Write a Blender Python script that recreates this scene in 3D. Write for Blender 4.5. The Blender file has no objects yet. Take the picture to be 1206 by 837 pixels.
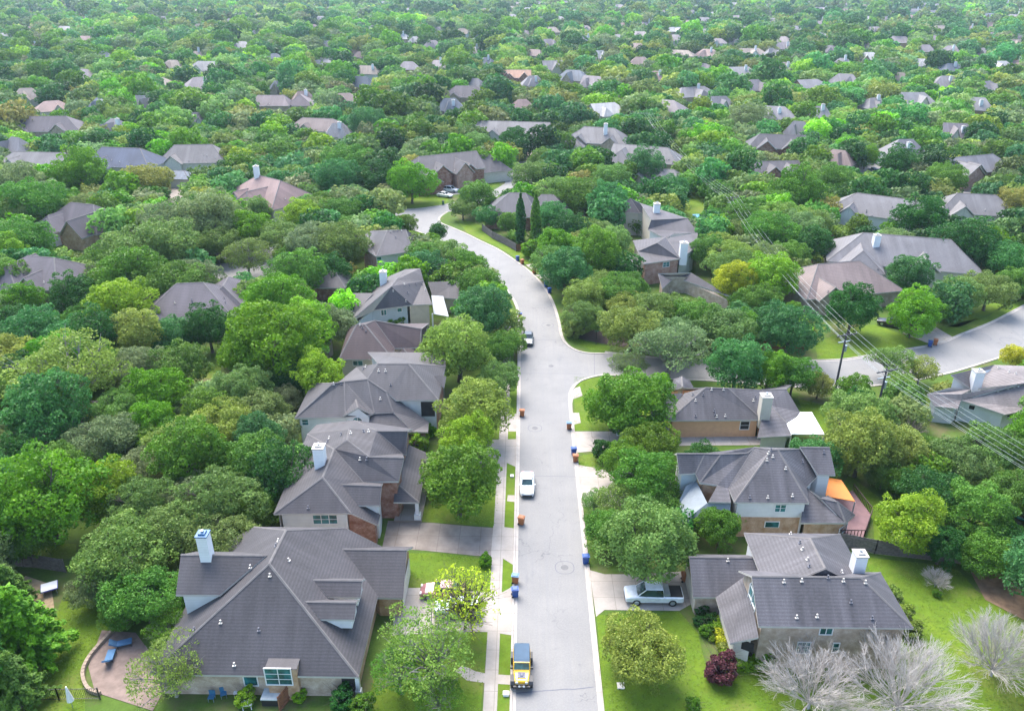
import bpy, math, random
import numpy as np
from mathutils import Vector, Matrix
from mathutils.bvhtree import BVHTree
S = bpy.context.scene
# ---------------------------------------------------------------- camera, sky, sun, exposure
W_, H_ = 1206.0, 837.0
F = 925.0; TH = math.atan(448.5/F); HC = 58.0; CX, CY = 603.0, 418.5
YAW = math.atan(17*math.cos(TH)/F)
c_, s_ = math.cos(TH), math.sin(TH); cy_, sy_ = math.cos(YAW), math.sin(YAW)
cam = bpy.data.cameras.new('camera'); camo = bpy.data.objects.new('camera', cam); S.collection.objects.link(camo)
cam.sensor_width = 36; cam.lens = 36*F/W_; cam.clip_end = 9000; cam.clip_start = 0.5
camo.location = (0, 0, HC); camo.rotation_euler = (math.radians(90)-TH, 0, YAW)
S.camera = camo
SUN_EL, SUN_AZ = math.radians(56), math.radians(-24)     # azimuth measured from +Y towards +X
wd = bpy.data.worlds.new('World'); S.world = wd; wd.use_nodes = True
nt = wd.node_tree; bg = nt.nodes['Background']; sk = nt.nodes.new('ShaderNodeTexSky')
sk.sky_type = 'NISHITA'; sk.sun_disc = False; sk.sun_elevation = SUN_EL; sk.sun_rotation = SUN_AZ
sk.air_density = 1.0; sk.dust_density = 2.0
nt.links.new(sk.outputs[0], bg.inputs[0]); bg.inputs[1].default_value = 0.15
sl = bpy.data.lights.new('sun', 'SUN'); sl.energy = 2.1; sl.angle = math.radians(48); sl.color = (1, .95, .88)
so = bpy.data.objects.new('sun', sl); S.collection.objects.link(so)
sd = Vector((math.sin(SUN_AZ)*math.cos(SUN_EL), math.cos(SUN_AZ)*math.cos(SUN_EL), math.sin(SUN_EL)))
so.rotation_euler = sd.to_track_quat('Z', 'Y').to_euler()
S.view_settings.view_transform = 'Standard'; S.view_settings.look = 'None'
S.view_settings.exposure = 1.95; S.view_settings.gamma = 1; S.view_settings.use_curve_mapping = False
S.cycles.max_bounces = 7; S.cycles.diffuse_bounces = 5; S.cycles.transmission_bounces = 3; S.cycles.volume_bounces = 0
R = random.Random(5)

# ---------------------------------------------------------------- geometry of the place
def P(px, py, z=0.0):
    a = (px-CX)/F; b = (py-CY)/F
    dx, dy, dz = a, c_-b*s_, -s_-b*c_
    t = (HC-z)/-dz
    X, Y = dx*t, dy*t
    return (X*cy_-Y*sy_, X*sy_+Y*cy_)      # placeholder sign fixed below
def Q(x, y, z):
    X = x*cy_+y*sy_; Y = -x*sy_+y*cy_
    d = Y*c_+(HC-z)*s_
    return (CX+F*X/d, CY+F*((HC-z)*c_-Y*s_)/d, d)
def P3(px, py, z=0.0):
    x, y = P(px, py, z); return Vector((x, y, z))
def zfor(x, y, py):
    lo, hi = -5., 60.
    for _ in range(40):
        m = (lo+hi)/2
        if Q(x, y, m)[1] > py: lo = m
        else: hi = m
    return lo
def Wp(x, y, z): return ('w', x, y, z)
def V3(t): return Vector(t[1:]) if t[0] == 'w' else P3(*t)

# ---------------------------------------------------------------- materials
def newmat(name):
    m = bpy.data.materials.new(name); m.use_nodes = True
    return m, m.node_tree, m.node_tree.nodes['Principled BSDF']
def N(nt, t, **k):
    n = nt.nodes.new(t)
    for a, b in k.items():
        if a[0] == 'i' and a[1:].isdigit(): n.inputs[int(a[1:])].default_value = b
        else: setattr(n, a, b)
    return n
def mixc(nt, a, b, fac, mode='MIX'):
    n = nt.nodes.new('ShaderNodeMix'); n.data_type = 'RGBA'; n.blend_type = mode
    for sock, v in ((n.inputs[6], a), (n.inputs[7], b), (n.inputs[0], fac)):
        if hasattr(v, 'is_linked') or hasattr(v, 'links'): nt.links.new(v, sock)
        elif isinstance(v, (int, float)): sock.default_value = v
        else: sock.default_value = (*v, 1) if len(v) == 3 else v
    return n.outputs[2]
def noise(nt, vec, scale, detail=3, lo=.35, hi=.65, rough=.6):
    n = N(nt, 'ShaderNodeTexNoise'); n.inputs['Scale'].default_value = scale; n.inputs['Detail'].default_value = detail
    n.inputs['Roughness'].default_value = rough
    nt.links.new(vec, n.inputs['Vector'])
    r = N(nt, 'ShaderNodeMapRange'); nt.links.new(n.outputs[0], r.inputs[0]); r.inputs[1].default_value = lo; r.inputs[2].default_value = hi
    return r.outputs[0]
def pos(nt): return N(nt, 'ShaderNodeNewGeometry').outputs['Position']
def vscale(nt, v, s):
    n = N(nt, 'ShaderNodeVectorMath', operation='MULTIPLY'); nt.links.new(v, n.inputs[0]); n.inputs[1].default_value = s
    return n.outputs[0]
MC = {}
def plain(name, col, rough=.6, metal=0, var=.12, scale=1.5, spec=.5, col2=None):
    if name in MC: return MC[name]
    m, nt, b = newmat(name)
    p = pos(nt)
    f = noise(nt, p, scale, 4)
    c2 = col2 or tuple(x*(1-var*2) for x in col)
    c = mixc(nt, col, c2, f)
    f2 = noise(nt, p, scale*9, 2, .3, .7)
    c = mixc(nt, c, tuple(min(1, x*(1+var)) for x in col), f2) if False else mixc(nt, c, (.5, .5, .5), 0.0)
    nt.links.new(c, b.inputs['Base Color'])
    b.inputs['Roughness'].default_value = rough; b.inputs['Metallic'].default_value = metal
    b.inputs['Specular IOR Level'].default_value = spec
    MC[name] = m; return m
def shingle(name, col):
    sk_ = .95 if 'streak' in name else .6
    if name in MC: return MC[name]
    m, nt, b = newmat(name)
    geo = N(nt, 'ShaderNodeNewGeometry'); p = geo.outputs['Position']
    sp = N(nt, 'ShaderNodeSeparateXYZ'); nt.links.new(p, sp.inputs[0])
    sn = N(nt, 'ShaderNodeSeparateXYZ'); nt.links.new(geo.outputs['True Normal'], sn.inputs[0])
    ax = N(nt, 'ShaderNodeMath', operation='ABSOLUTE'); nt.links.new(sn.outputs[0], ax.inputs[0])
    ay = N(nt, 'ShaderNodeMath', operation='ABSOLUTE'); nt.links.new(sn.outputs[1], ay.inputs[0])
    g = N(nt, 'ShaderNodeMath', operation='GREATER_THAN'); nt.links.new(ax.outputs[0], g.inputs[0]); nt.links.new(ay.outputs[0], g.inputs[1])
    mx = N(nt, 'ShaderNodeMix'); nt.links.new(g.outputs[0], mx.inputs[0]); nt.links.new(sp.outputs[0], mx.inputs[2]); nt.links.new(sp.outputs[1], mx.inputs[3])
    cb = N(nt, 'ShaderNodeCombineXYZ'); nt.links.new(mx.outputs[0], cb.inputs[0])
    zz = N(nt, 'ShaderNodeMath', operation='MULTIPLY', i1=.12); nt.links.new(sp.outputs[2], zz.inputs[0]); nt.links.new(zz.outputs[0], cb.inputs[1])
    streak = noise(nt, cb.outputs[0], .9, 4, .42, .72)
    blot = noise(nt, p, .28, 4, .35, .7)
    tabs = N(nt, 'ShaderNodeCombineXYZ'); nt.links.new(mx.outputs[0], tabs.inputs[0])
    z6 = N(nt, 'ShaderNodeMath', operation='MULTIPLY', i1=4.0); nt.links.new(sp.outputs[2], z6.inputs[0]); nt.links.new(z6.outputs[0], tabs.inputs[1])
    tab = noise(nt, tabs.outputs[0], 2.6, 3, .3, .7)
    grain = noise(nt, p, 9, 2, .3, .7)
    row = N(nt, 'ShaderNodeTexWave', wave_type='BANDS', bands_direction='Z'); nt.links.new(p, row.inputs[0]); row.inputs['Scale'].default_value = 1.75
    row.inputs['Distortion'].default_value = .3
    dk = tuple(x*.62 for x in col); lt = tuple(x*1.6 for x in col)
    c = mixc(nt, col, dk, blot)
    big = noise(nt, p, .11, 5, .45, .68); mb_ = N(nt, 'ShaderNodeMath', operation='MULTIPLY', i1=.75); nt.links.new(big, mb_.inputs[0])
    c = mixc(nt, c, tuple(x*1.9+.012 for x in col), mb_.outputs[0])
    mu = N(nt, 'ShaderNodeMath', operation='MULTIPLY', i1=sk_); nt.links.new(streak, mu.inputs[0])
    c = mixc(nt, c, tuple(x*.42 for x in col), mu.outputs[0])
    cb2 = N(nt, 'ShaderNodeVectorMath', operation='ADD'); nt.links.new(cb.outputs[0], cb2.inputs[0]); cb2.inputs[1].default_value = (31.7, 4.1, 7.7)
    s2 = noise(nt, cb2.outputs[0], .75, 5, .50, .70); m5 = N(nt, 'ShaderNodeMath', operation='MULTIPLY', i1=sk_*.8); nt.links.new(s2, m5.inputs[0])
    c = mixc(nt, c, tuple(x*2.1+.01 for x in col), m5.outputs[0])
    mt = N(nt, 'ShaderNodeMath', operation='MULTIPLY', i1=.6); nt.links.new(tab, mt.inputs[0])
    c = mixc(nt, c, lt, mt.outputs[0])
    mg = N(nt, 'ShaderNodeMath', operation='MULTIPLY', i1=.5); nt.links.new(grain, mg.inputs[0])
    c = mixc(nt, c, tuple(x*.55 for x in col), mg.outputs[0])
    mr = N(nt, 'ShaderNodeMath', operation='MULTIPLY', i1=.34); nt.links.new(row.outputs[1], mr.inputs[0])
    c = mixc(nt, c, tuple(x*.3 for x in col), mr.outputs[0])
    nt.links.new(c, b.inputs['Base Color']); b.inputs['Roughness'].default_value = .72; b.inputs['Specular IOR Level'].default_value = .5
    MC[name] = m; return m
def brick(name, c1, c2, mortar=(.42, .39, .35)):
    if name in MC: return MC[name]
    m, nt, b = newmat(name)
    geo = N(nt, 'ShaderNodeNewGeometry')
    sp = N(nt, 'ShaderNodeSeparateXYZ'); nt.links.new(geo.outputs['Position'], sp.inputs[0])
    ad = N(nt, 'ShaderNodeMath', operation='ADD'); nt.links.new(sp.outputs[0], ad.inputs[0]); nt.links.new(sp.outputs[1], ad.inputs[1])
    cb = N(nt, 'ShaderNodeCombineXYZ'); nt.links.new(ad.outputs[0], cb.inputs[0]); nt.links.new(sp.outputs[2], cb.inputs[1])
    t = N(nt, 'ShaderNodeTexBrick'); nt.links.new(cb.outputs[0], t.inputs['Vector']); t.inputs['Scale'].default_value = 3.6
    t.inputs['Color1'].default_value = (*c1, 1); t.inputs['Color2'].default_value = (*c2, 1); t.inputs['Mortar'].default_value = (*mortar, 1)
    t.inputs['Mortar Size'].default_value = .03; t.inputs['Bias'].default_value = 0
    f = noise(nt, geo.outputs['Position'], 1.3, 4)
    c = mixc(nt, t.outputs[0], tuple((x+y)*.33 for x, y in zip(c1, c2)), f)
    nt.links.new(c, b.inputs['Base Color']); b.inputs['Roughness'].default_value = .9
    MC[name] = m; return m
def siding(name, col):
    if name in MC: return MC[name]
    m, nt, b = newmat(name); p = pos(nt)
    row = N(nt, 'ShaderNodeTexWave', wave_type='BANDS', bands_direction='Z'); nt.links.new(p, row.inputs[0]); row.inputs['Scale'].default_value = 1.6
    c = mixc(nt, col, tuple(x*.86 for x in col), row.outputs[1])
    f = noise(nt, p, .8, 4, .45, .8)
    c = mixc(nt, c, tuple(x*.8 for x in col), f)
    nt.links.new(c, b.inputs['Base Color']); b.inputs['Roughness'].default_value = .65
    MC[name] = m; return m
def grassmat(name, a, bb, dirt, dlo=.6, dhi=.78):
    m, nt, b = newmat(name); p = pos(nt)
    f = noise(nt, p, .25, 5, .35, .65); c = mixc(nt, a, bb, f)
    f2 = noise(nt, p, 1.3, 5, .38, .62); m2 = N(nt, 'ShaderNodeMath', operation='MULTIPLY', i1=.62); nt.links.new(f2, m2.inputs[0])
    c = mixc(nt, c, tuple(x*.55 for x in a), m2.outputs[0])
    f3 = noise(nt, p, .13, 6, dlo, dhi, .7); c = mixc(nt, c, dirt, f3)
    f4 = noise(nt, p, 5.5, 3, .35, .7); m4 = N(nt, 'ShaderNodeMath', operation='MULTIPLY', i1=.5); nt.links.new(f4, m4.inputs[0])
    c = mixc(nt, c, tuple(x*1.6 for x in bb), m4.outputs[0])
    nt.links.new(c, b.inputs['Base Color']); b.inputs['Roughness'].default_value = .95; b.inputs['Specular IOR Level'].default_value = .2
    MC[name] = m; return m
def asphaltmat():
    m, nt, b = newmat('asphalt'); p = pos(nt)
    a = (.196, .191, .182); c = mixc(nt, a, (.158, .155, .150), noise(nt, p, .2, 5, .35, .65))
    st = vscale(nt, p, (3.2, .05, 1)); f = noise(nt, st, 1, 4, .35, .7)
    mm = N(nt, 'ShaderNodeMath', operation='MULTIPLY', i1=.55); nt.links.new(f, mm.inputs[0])
    c = mixc(nt, c, (.155, .156, .160), mm.outputs[0])
    f = noise(nt, p, 6, 3, .4, .75); mm = N(nt, 'ShaderNodeMath', operation='MULTIPLY', i1=.35); nt.links.new(f, mm.inputs[0])
    c = mixc(nt, c, (.255, .25, .245), mm.outputs[0])
    f = noise(nt, vscale(nt, p, (.4, .12, 1)), 1, 5, .62, .8)
    c = mixc(nt, c, (.125, .13, .14), f)
    # fine shrinkage cracks and lighter wheel tracks
    vo = N(nt, 'ShaderNodeTexVoronoi', feature='DISTANCE_TO_EDGE'); vo.inputs['Scale'].default_value = .17
    dn = N(nt, 'ShaderNodeTexNoise'); dn.inputs['Scale'].default_value = .9; nt.links.new(p, dn.inputs[0])
    dv = N(nt, 'ShaderNodeVectorMath', operation='MULTIPLY_ADD'); nt.links.new(dn.outputs['Color'], dv.inputs[0]); dv.inputs[1].default_value = (3, 3, 0); nt.links.new(p, dv.inputs[2])
    nt.links.new(dv.outputs[0], vo.inputs['Vector'])
    cr = N(nt, 'ShaderNodeMapRange', i1=0.0, i2=.012, i3=.55, i4=0.0); nt.links.new(vo.outputs['Distance'], cr.inputs[0])
    gt = noise(nt, p, .11, 2, .5, .58); mk = N(nt, 'ShaderNodeMath', operation='MULTIPLY'); nt.links.new(cr.outputs[0], mk.inputs[0]); nt.links.new(gt, mk.inputs[1])
    c = mixc(nt, c, (.07, .07, .08), mk.outputs[0])
    oil = noise(nt, p, .8, 3, .66, .74); mo = N(nt, 'ShaderNodeMath', operation='MULTIPLY', i1=.5); nt.links.new(oil, mo.inputs[0])
    c = mixc(nt, c, (.10, .10, .11), mo.outputs[0])
    nt.links.new(c, b.inputs['Base Color'])
    b.inputs['Roughness'].default_value = .85
    return m
def concretemat(name, a, b2):
    m, nt, b = newmat(name); p = pos(nt)
    c = mixc(nt, a, b2, noise(nt, p, .5, 5, .35, .68))
    f = noise(nt, p, 5, 3, .45, .8); mm = N(nt, 'ShaderNodeMath', operation='MULTIPLY', i1=.4); nt.links.new(f, mm.inputs[0])
    c = mixc(nt, c, tuple(x*.7 for x in a), mm.outputs[0])
    t = N(nt, 'ShaderNodeTexBrick'); nt.links.new(p, t.inputs['Vector']); t.inputs['Scale'].default_value = 1.0
    t.inputs['Brick Width'].default_value = 2.4; t.inputs['Row Height'].default_value = 2.4; t.inputs['Mortar Size'].default_value = .025; t.offset = 0
    t.inputs['Color1'].default_value = (1, 1, 1, 1); t.inputs['Color2'].default_value = (.94, .94, .94, 1); t.inputs['Mortar'].default_value = (.6, .58, .55, 1)
    c = mixc(nt, c, t.outputs[0], 1.0, 'MULTIPLY')
    nt.links.new(c, b.inputs['Base Color']); b.inputs['Roughness'].default_value = .85
    MC[name] = m; return m
M_GRASS = grassmat('ground_grass', (.07, .12, .018), (.055, .10, .014), (.11, .085, .05), .5, .66)
M_LAWN = grassmat('lawn_grass', (.115, .17, .011), (.065, .125, .009), (.17, .15, .05), .52, .78)
M_ASPH = asphaltmat()
M_CONC = concretemat('concrete', (.35, .315, .28), (.27, .24, .21))
M_CONCD = concretemat('weathered_concrete', (.25, .215, .185), (.15, .125, .105))
M_KERB = concretemat('kerb_concrete', (.40, .365, .33), (.31, .28, .25))
M_TAR = plain('tar', (.10, .105, .13), .7)
M_SOIL = plain('bare_soil', (.20, .13, .08), .95, var=.2, scale=1.2)
M_DIRT = plain('straw_dirt', (.40, .29, .17), .95, var=.2, scale=1.5)
M_MULCH = plain('dark_mulch', (.05, .035, .03), .95)
M_WHITE = plain('white_paint', (.66, .66, .65), .5, var=.05)
M_CREAM = plain('cream_paint', (.66, .60, .52), .6, var=.06)
M_TRIM = plain('pale_trim', (.42, .395, .36), .55, var=.06)
M_CAP = plain('ridge_shingle', (.135, .125, .122), .8, var=.12)
M_DARK = plain('dark_pane_painted_shade', (.02, .018, .018), .8)  # near-black for dark window panes and for shade painted at porches
M_STEEL = plain('galvanised_steel', (.45, .5, .55), .35, .7)
M_WOODG = plain('grey_fence_wood', (.16, .14, .13), .9, var=.2, scale=4)
M_WOODR = plain('red_brown_fence_wood', (.24, .10, .05), .85, var=.2, scale=4)
M_BARK = plain('tree_bark', (.115, .095, .078), .95, var=.25, scale=3)
M_BARKL = plain('pale_tree_bark', (.24, .225, .21), .9, var=.15, scale=3)
M_BLACK = plain('black_plastic', (.02, .02, .022), .5)
M_BLUEP = plain('blue_plastic', (.012, .065, .26), .45, var=.05)
M_BRWNP = plain('brown_plastic', (.34, .12, .04), .6, var=.1)
def glassmat(name, col):
    m, nt, b = newmat(name); b.inputs['Roughness'].default_value = .12; b.inputs['Specular IOR Level'].default_value = .6
    c = mixc(nt, col, tuple(x*.35 for x in col), noise(nt, pos(nt), .9, 2, .4, .62))
    nt.links.new(c, b.inputs['Base Color']); return m
M_GLASS = glassmat('teal_window_glass', (.03, .16, .17)); M_CARGL = glassmat('car_glass', (.02, .05, .055))
def leafmat(name, inst):
    m, nt, b = newmat(name)
    if inst:
        tint = N(nt, 'ShaderNodeAttribute', attribute_type='INSTANCER', attribute_name='tint').outputs['Color']
    else:
        tint = N(nt, 'ShaderNodeObjectInfo').outputs['Color']
    v = N(nt, 'ShaderNodeAttribute', attribute_name='v').outputs['Fac']
    hs = N(nt, 'ShaderNodeHueSaturation'); nt.links.new(tint, hs.inputs['Color'])
    r1 = N(nt, 'ShaderNodeMapRange', i3=.55, i4=1.75); nt.links.new(v, r1.inputs[0]); nt.links.new(r1.outputs[0], hs.inputs['Value'])
    r2 = N(nt, 'ShaderNodeMapRange', i3=.515, i4=.485); nt.links.new(v, r2.inputs[0]); nt.links.new(r2.outputs[0], hs.inputs['Hue'])
    b.inputs['Roughness'].default_value = .55; b.inputs['Specular IOR Level'].default_value = .25
    nt.links.new(hs.outputs[0], b.inputs['Base Color'])
    tr = N(nt, 'ShaderNodeBsdfTranslucent'); nt.links.new(hs.outputs[0], tr.inputs[0])
    ms = N(nt, 'ShaderNodeMixShader', i0=.38); nt.links.new(b.outputs[0], ms.inputs[1]); nt.links.new(tr.outputs[0], ms.inputs[2])
    nt.links.new(ms.outputs[0], nt.nodes['Material Output'].inputs[0])
    return m
M_LEAF = leafmat('leaves', False); M_LEAFI = leafmat('distant_leaves', True)

# ---------------------------------------------------------------- object helpers
def tag(o, label=None, cat=None, group=None, kind=None):
    if label: o['label'] = label
    if cat: o['category'] = cat
    if group: o['group'] = group
    if kind: o['kind'] = kind
    return o
def empty(name, loc=(0, 0, 0), rz=0, label=None, cat=None, group=None):
    o = bpy.data.objects.new(name, None); S.collection.objects.link(o)
    o.location = loc; o.rotation_euler = (0, 0, rz); o.empty_display_size = .3
    return tag(o, label, cat, group)
def meshobj(name, verts, faces, mats, parent=None, mi=None, smooth=False, off=None):
    me = bpy.data.meshes.new(name)
    if off is not None: verts = [(v[0]-off[0], v[1]-off[1], v[2]-off[2]) for v in verts]
    me.from_pydata([tuple(v) for v in verts], [], faces); 
    if not isinstance(mats, (list, tuple)): mats = [mats]
    for m in mats: me.materials.append(m)
    if mi is not None: me.polygons.foreach_set('material_index', mi)
    if smooth: me.polygons.foreach_set('use_smooth', [True]*len(faces))
    me.update()
    o = bpy.data.objects.new(name, me); S.collection.objects.link(o)
    if parent is not None: o.parent = parent
    return o
class MB:
    def __init__(s): s.v = []; s.f = []
    def quadbox(s, c, sx, sy, sz, rz=0, taper=1.0, tilt=None):
        b = len(s.v); co, si = math.cos(rz), math.sin(rz)
        for z, t in ((0, 1), (1, taper)):
            for (x, y) in ((-1, -1), (1, -1), (1, 1), (-1, 1)):
                X, Y = x*sx/2*t, y*sy/2*t
                s.v.append((c[0]+X*co-Y*si, c[1]+X*si+Y*co, c[2]+z*sz))
        s.f += [tuple(b+i for i in q) for q in ((3, 2, 1, 0), (4, 5, 6, 7), (0, 1, 5, 4), (1, 2, 6, 5), (2, 3, 7, 6), (3, 0, 4, 7))]
        return s
    def tube(s, a, b_, r0, r1=None, n=6, cap=True):
        r1 = r0 if r1 is None else r1
        a, b_ = Vector(a), Vector(b_); d = (b_-a)
        if d.length < 1e-6: return s
        d.normalize(); u = d.orthogonal().normalized(); w = d.cross(u); base = len(s.v)
        for p, r in ((a, r0), (b_, r1)):
            for k in range(n):
                t = 2*math.pi*k/n; s.v.append(tuple(p+u*math.cos(t)*r+w*math.sin(t)*r))
        for k in range(n): s.f.append((base+k, base+(k+1) % n, base+n+(k+1) % n, base+n+k))
        if cap: s.f.append(tuple(base+n+k for k in range(n))); s.f.append(tuple(base+n-1-k for k in range(n)))
        return s
    def poly(s, pts):
        b = len(s.v); s.v += [tuple(p) for p in pts]; s.f.append(tuple(range(b, b+len(pts)))); return s
    def loft(s, rings, close=True):
        b = len(s.v); n = len(rings[0])
        for r in rings: s.v += [tuple(p) for p in r]
        for i in range(len(rings)-1):
            for k in range(n): s.f.append((b+i*n+k, b+i*n+(k+1) % n, b+(i+1)*n+(k+1) % n, b+(i+1)*n+k))
        s.f.append(tuple(b+n-1-k for k in range(n))); s.f.append(tuple(b+(len(rings)-1)*n+k for k in range(n)))
        return s
    def build(s, name, mat, parent=None, off=None, smooth=False):
        return meshobj(name, s.v, s.f, mat, parent, smooth=smooth, off=off)
def copy_tree(o, loc=None, rz=None, label=None, scale=None, group=None):
    def cp(x, par):
        c = x.copy(); S.collection.objects.link(c)
        if par is not None: c.parent = par
        for ch in [k for k in KIDS.get(x.name, [])]: 
            KIDS.setdefault(c.name, []).append(cp(ch, c))
        return c
    c = cp(o, None)
    if loc is not None: c.location = loc
    if rz is not None: c.rotation_euler = (0, 0, rz)
    if scale is not None: c.scale = scale
    if label: c['label'] = label
    if group: c['group'] = group
    return c
KIDS = {}
def kids(root):
    def rec(o):
        ch = [k for k in S.collection.objects if k.parent == o]
        KIDS[o.name] = ch
        for k in ch: rec(k)
    rec(root); return root

# ---------------------------------------------------------------- ground, streets, lawns (structure)
CLEAR = []       # picture polygons that stay free of filler trees
def inpoly(x, y, poly):
    c = False; n = len(poly); j = n-1
    for i in range(n):
        xi, yi = poly[i][0], poly[i][1]; xj, yj = poly[j][0], poly[j][1]
        if (yi > y) != (yj > y) and x < (xj-xi)*(y-yi)/(yj-yi)+xi: c = not c
        j = i
    return c
def smoothpts(pts, k=4):
    out = []
    n = len(pts)
    for i in range(n-1):
        p0 = pts[max(i-1, 0)]; p1 = pts[i]; p2 = pts[i+1]; p3 = pts[min(i+2, n-1)]
        for t in range(k):
            u = t/k
            out.append(tuple(.5*((2*p1[a])+(-p0[a]+p2[a])*u+(2*p0[a]-5*p1[a]+4*p2[a]-p3[a])*u*u+(-p0[a]+3*p1[a]-3*p2[a]+p3[a])*u**3) for a in (0, 1)))
    out.append(pts[-1]); return out
def flat(name, pts_px, z, mat, kind='structure', clear=True, world=False, label=None, cat=None):
    pts = pts_px if world else [P(*p) for p in pts_px]
    if clear: CLEAR.append([Q(x, y, 0)[:2] for x, y in pts])
    o = meshobj(name, [(x, y, z) for x, y in pts], [tuple(range(len(pts)))], mat)
    if o.data.polygons[0].normal.z < 0:
        o.data.flip_normals()
    if kind: o['kind'] = kind
    return o
g = meshobj('ground', [(-4500, -200, 0), (4500, -200, 0), (4500, 7500, 0), (-4500, 7500, 0)], [(0, 1, 2, 3)], M_GRASS); g['kind'] = 'structure'
# street edges, world coordinates
Ls = [(-.5, -20), (-.5, 20), (-.5, 60), (-.45, 90), (-.5, 115)]
Lc = [P(*p) for p in [(613, 395), (610.5, 362), (600, 344), (590, 330), (572, 314), (557, 303), (538, 292), (520, 283), (500, 275), (480, 267), (460, 255.5), (432, 238.6), (405, 228), (380, 219), (350, 210)]]
Rs = [(6.75, -20), (6.75, 20), (6.8, 60), (6.8, 85), (6.78, 101)]
Rj = [P(*p) for p in [(669.5, 470), (671, 459), (680, 449), (694, 443.6), (712, 440)]]
Rj2 = [P(*p) for p in [(712, 415.5), (694, 415), (680, 412), (669, 405), (663, 395), (660, 380), (655.5, 364), (649, 348.7), (639, 333.7), (624, 318.6), (607, 306), (587, 293), (567, 283.5), (550, 275), (533, 267.6), (520, 262), (519, 256), (528, 249.5)]]
Rj3 = [P(*p) for p in [(519.5, 241.5), (496, 245), (472, 246), (452, 240), (434, 231), (410, 222), (385, 213), (352, 204)]]
left = Ls+smoothpts(Lc, 3)
rj2 = smoothpts(Rj2, 3); rj3 = smoothpts(Rj3, 3)
side_s = [P(*p) for p in [(712, 440), (760, 444), (830, 447), (900, 452), (960, 456), (1010, 455), (1067, 448), (1113, 439), (1145, 430), (1180, 419), (1250, 398), (1330, 372)]]
side_n = [P(*p) for p in [(712, 415.5), (760, 421), (830, 425), (900, 427), (962, 425.5), (999, 423.7), (1044, 416), (1079, 410.6), (1108.5, 405), (1136, 393.5), (1170, 380), (1206, 361.4), (1250, 340), (1330, 310)]]
cul = [P(*p) for p in [(528, 249.5), (545, 247), (565, 240), (585, 232), (597, 222), (612, 222), (632, 216), (640, 206), (634, 196), (619, 190), (603, 192), (594, 203), (595, 216), (575, 228), (555, 234), (535, 238), (519.5, 241.5)]]
flat('road', left[::1]+list(reversed(rj3))[0:]+list(reversed(cul))+list(reversed(rj2))+list(reversed(Rj))+list(reversed(Rs)), .012, M_ASPH, world=True)
sn = smoothpts(side_n, 3); ss = smoothpts(side_s, 3)
flat('side_road', sn+list(reversed(ss)), .012, M_ASPH, world=True)
def strip(name, pts, w0, w1, z, mat, side=1, kind='structure'):
    # ribbon offset from polyline by w0..w1 to the left(side=1)/right(-1)
    v = []; f = []
    n = len(pts)
    for i, p in enumerate(pts):
        a = pts[max(i-1, 0)]; b = pts[min(i+1, n-1)]
        dx, dy = b[0]-a[0], b[1]-a[1]; L = math.hypot(dx, dy) or 1
        nx, ny = -dy/L*side, dx/L*side
        v += [(p[0]+nx*w0, p[1]+ny*w0, z), (p[0]+nx*w1, p[1]+ny*w1, z)]
    for i in range(n-1): f.append((2*i, 2*i+1, 2*i+3, 2*i+2))
    o = meshobj(name, v, f, mat)
    if o.data.polygons[0].normal.z < 0: o.data.flip_normals()
    if kind: o['kind'] = kind
    return o
def kerb(pts, side):
    # gutter + raised kerb in one mesh
    prof = [(-.02, .017), (.26, .02), (.30, .11), (.50, .115), (.53, .0)]
    v = []; f = []; n = len(pts); m = len(prof)
    for i, p in enumerate(pts):
        a = pts[max(i-1, 0)]; b = pts[min(i+1, n-1)]
        dx, dy = b[0]-a[0], b[1]-a[1]; L = math.hypot(dx, dy) or 1
        nx, ny = -dy/L*side, dx/L*side
        for w, z in prof: v.append((p[0]+nx*w, p[1]+ny*w, z))
    for i in range(n-1):
        for k in range(m-1):
            q = (i*m+k, i*m+k+1, (i+1)*m+k+1, (i+1)*m+k); f.append(q if side < 0 else q[::-1])
    o = meshobj('kerb', v, f, M_KERB); o['kind'] = 'structure'
kerb(left, 1); kerb(Rs+smoothpts(Rj, 3), -1); kerb(rj2, 1); kerb(rj3, 1) ; kerb(sn, 1); kerb(ss, -1)
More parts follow.
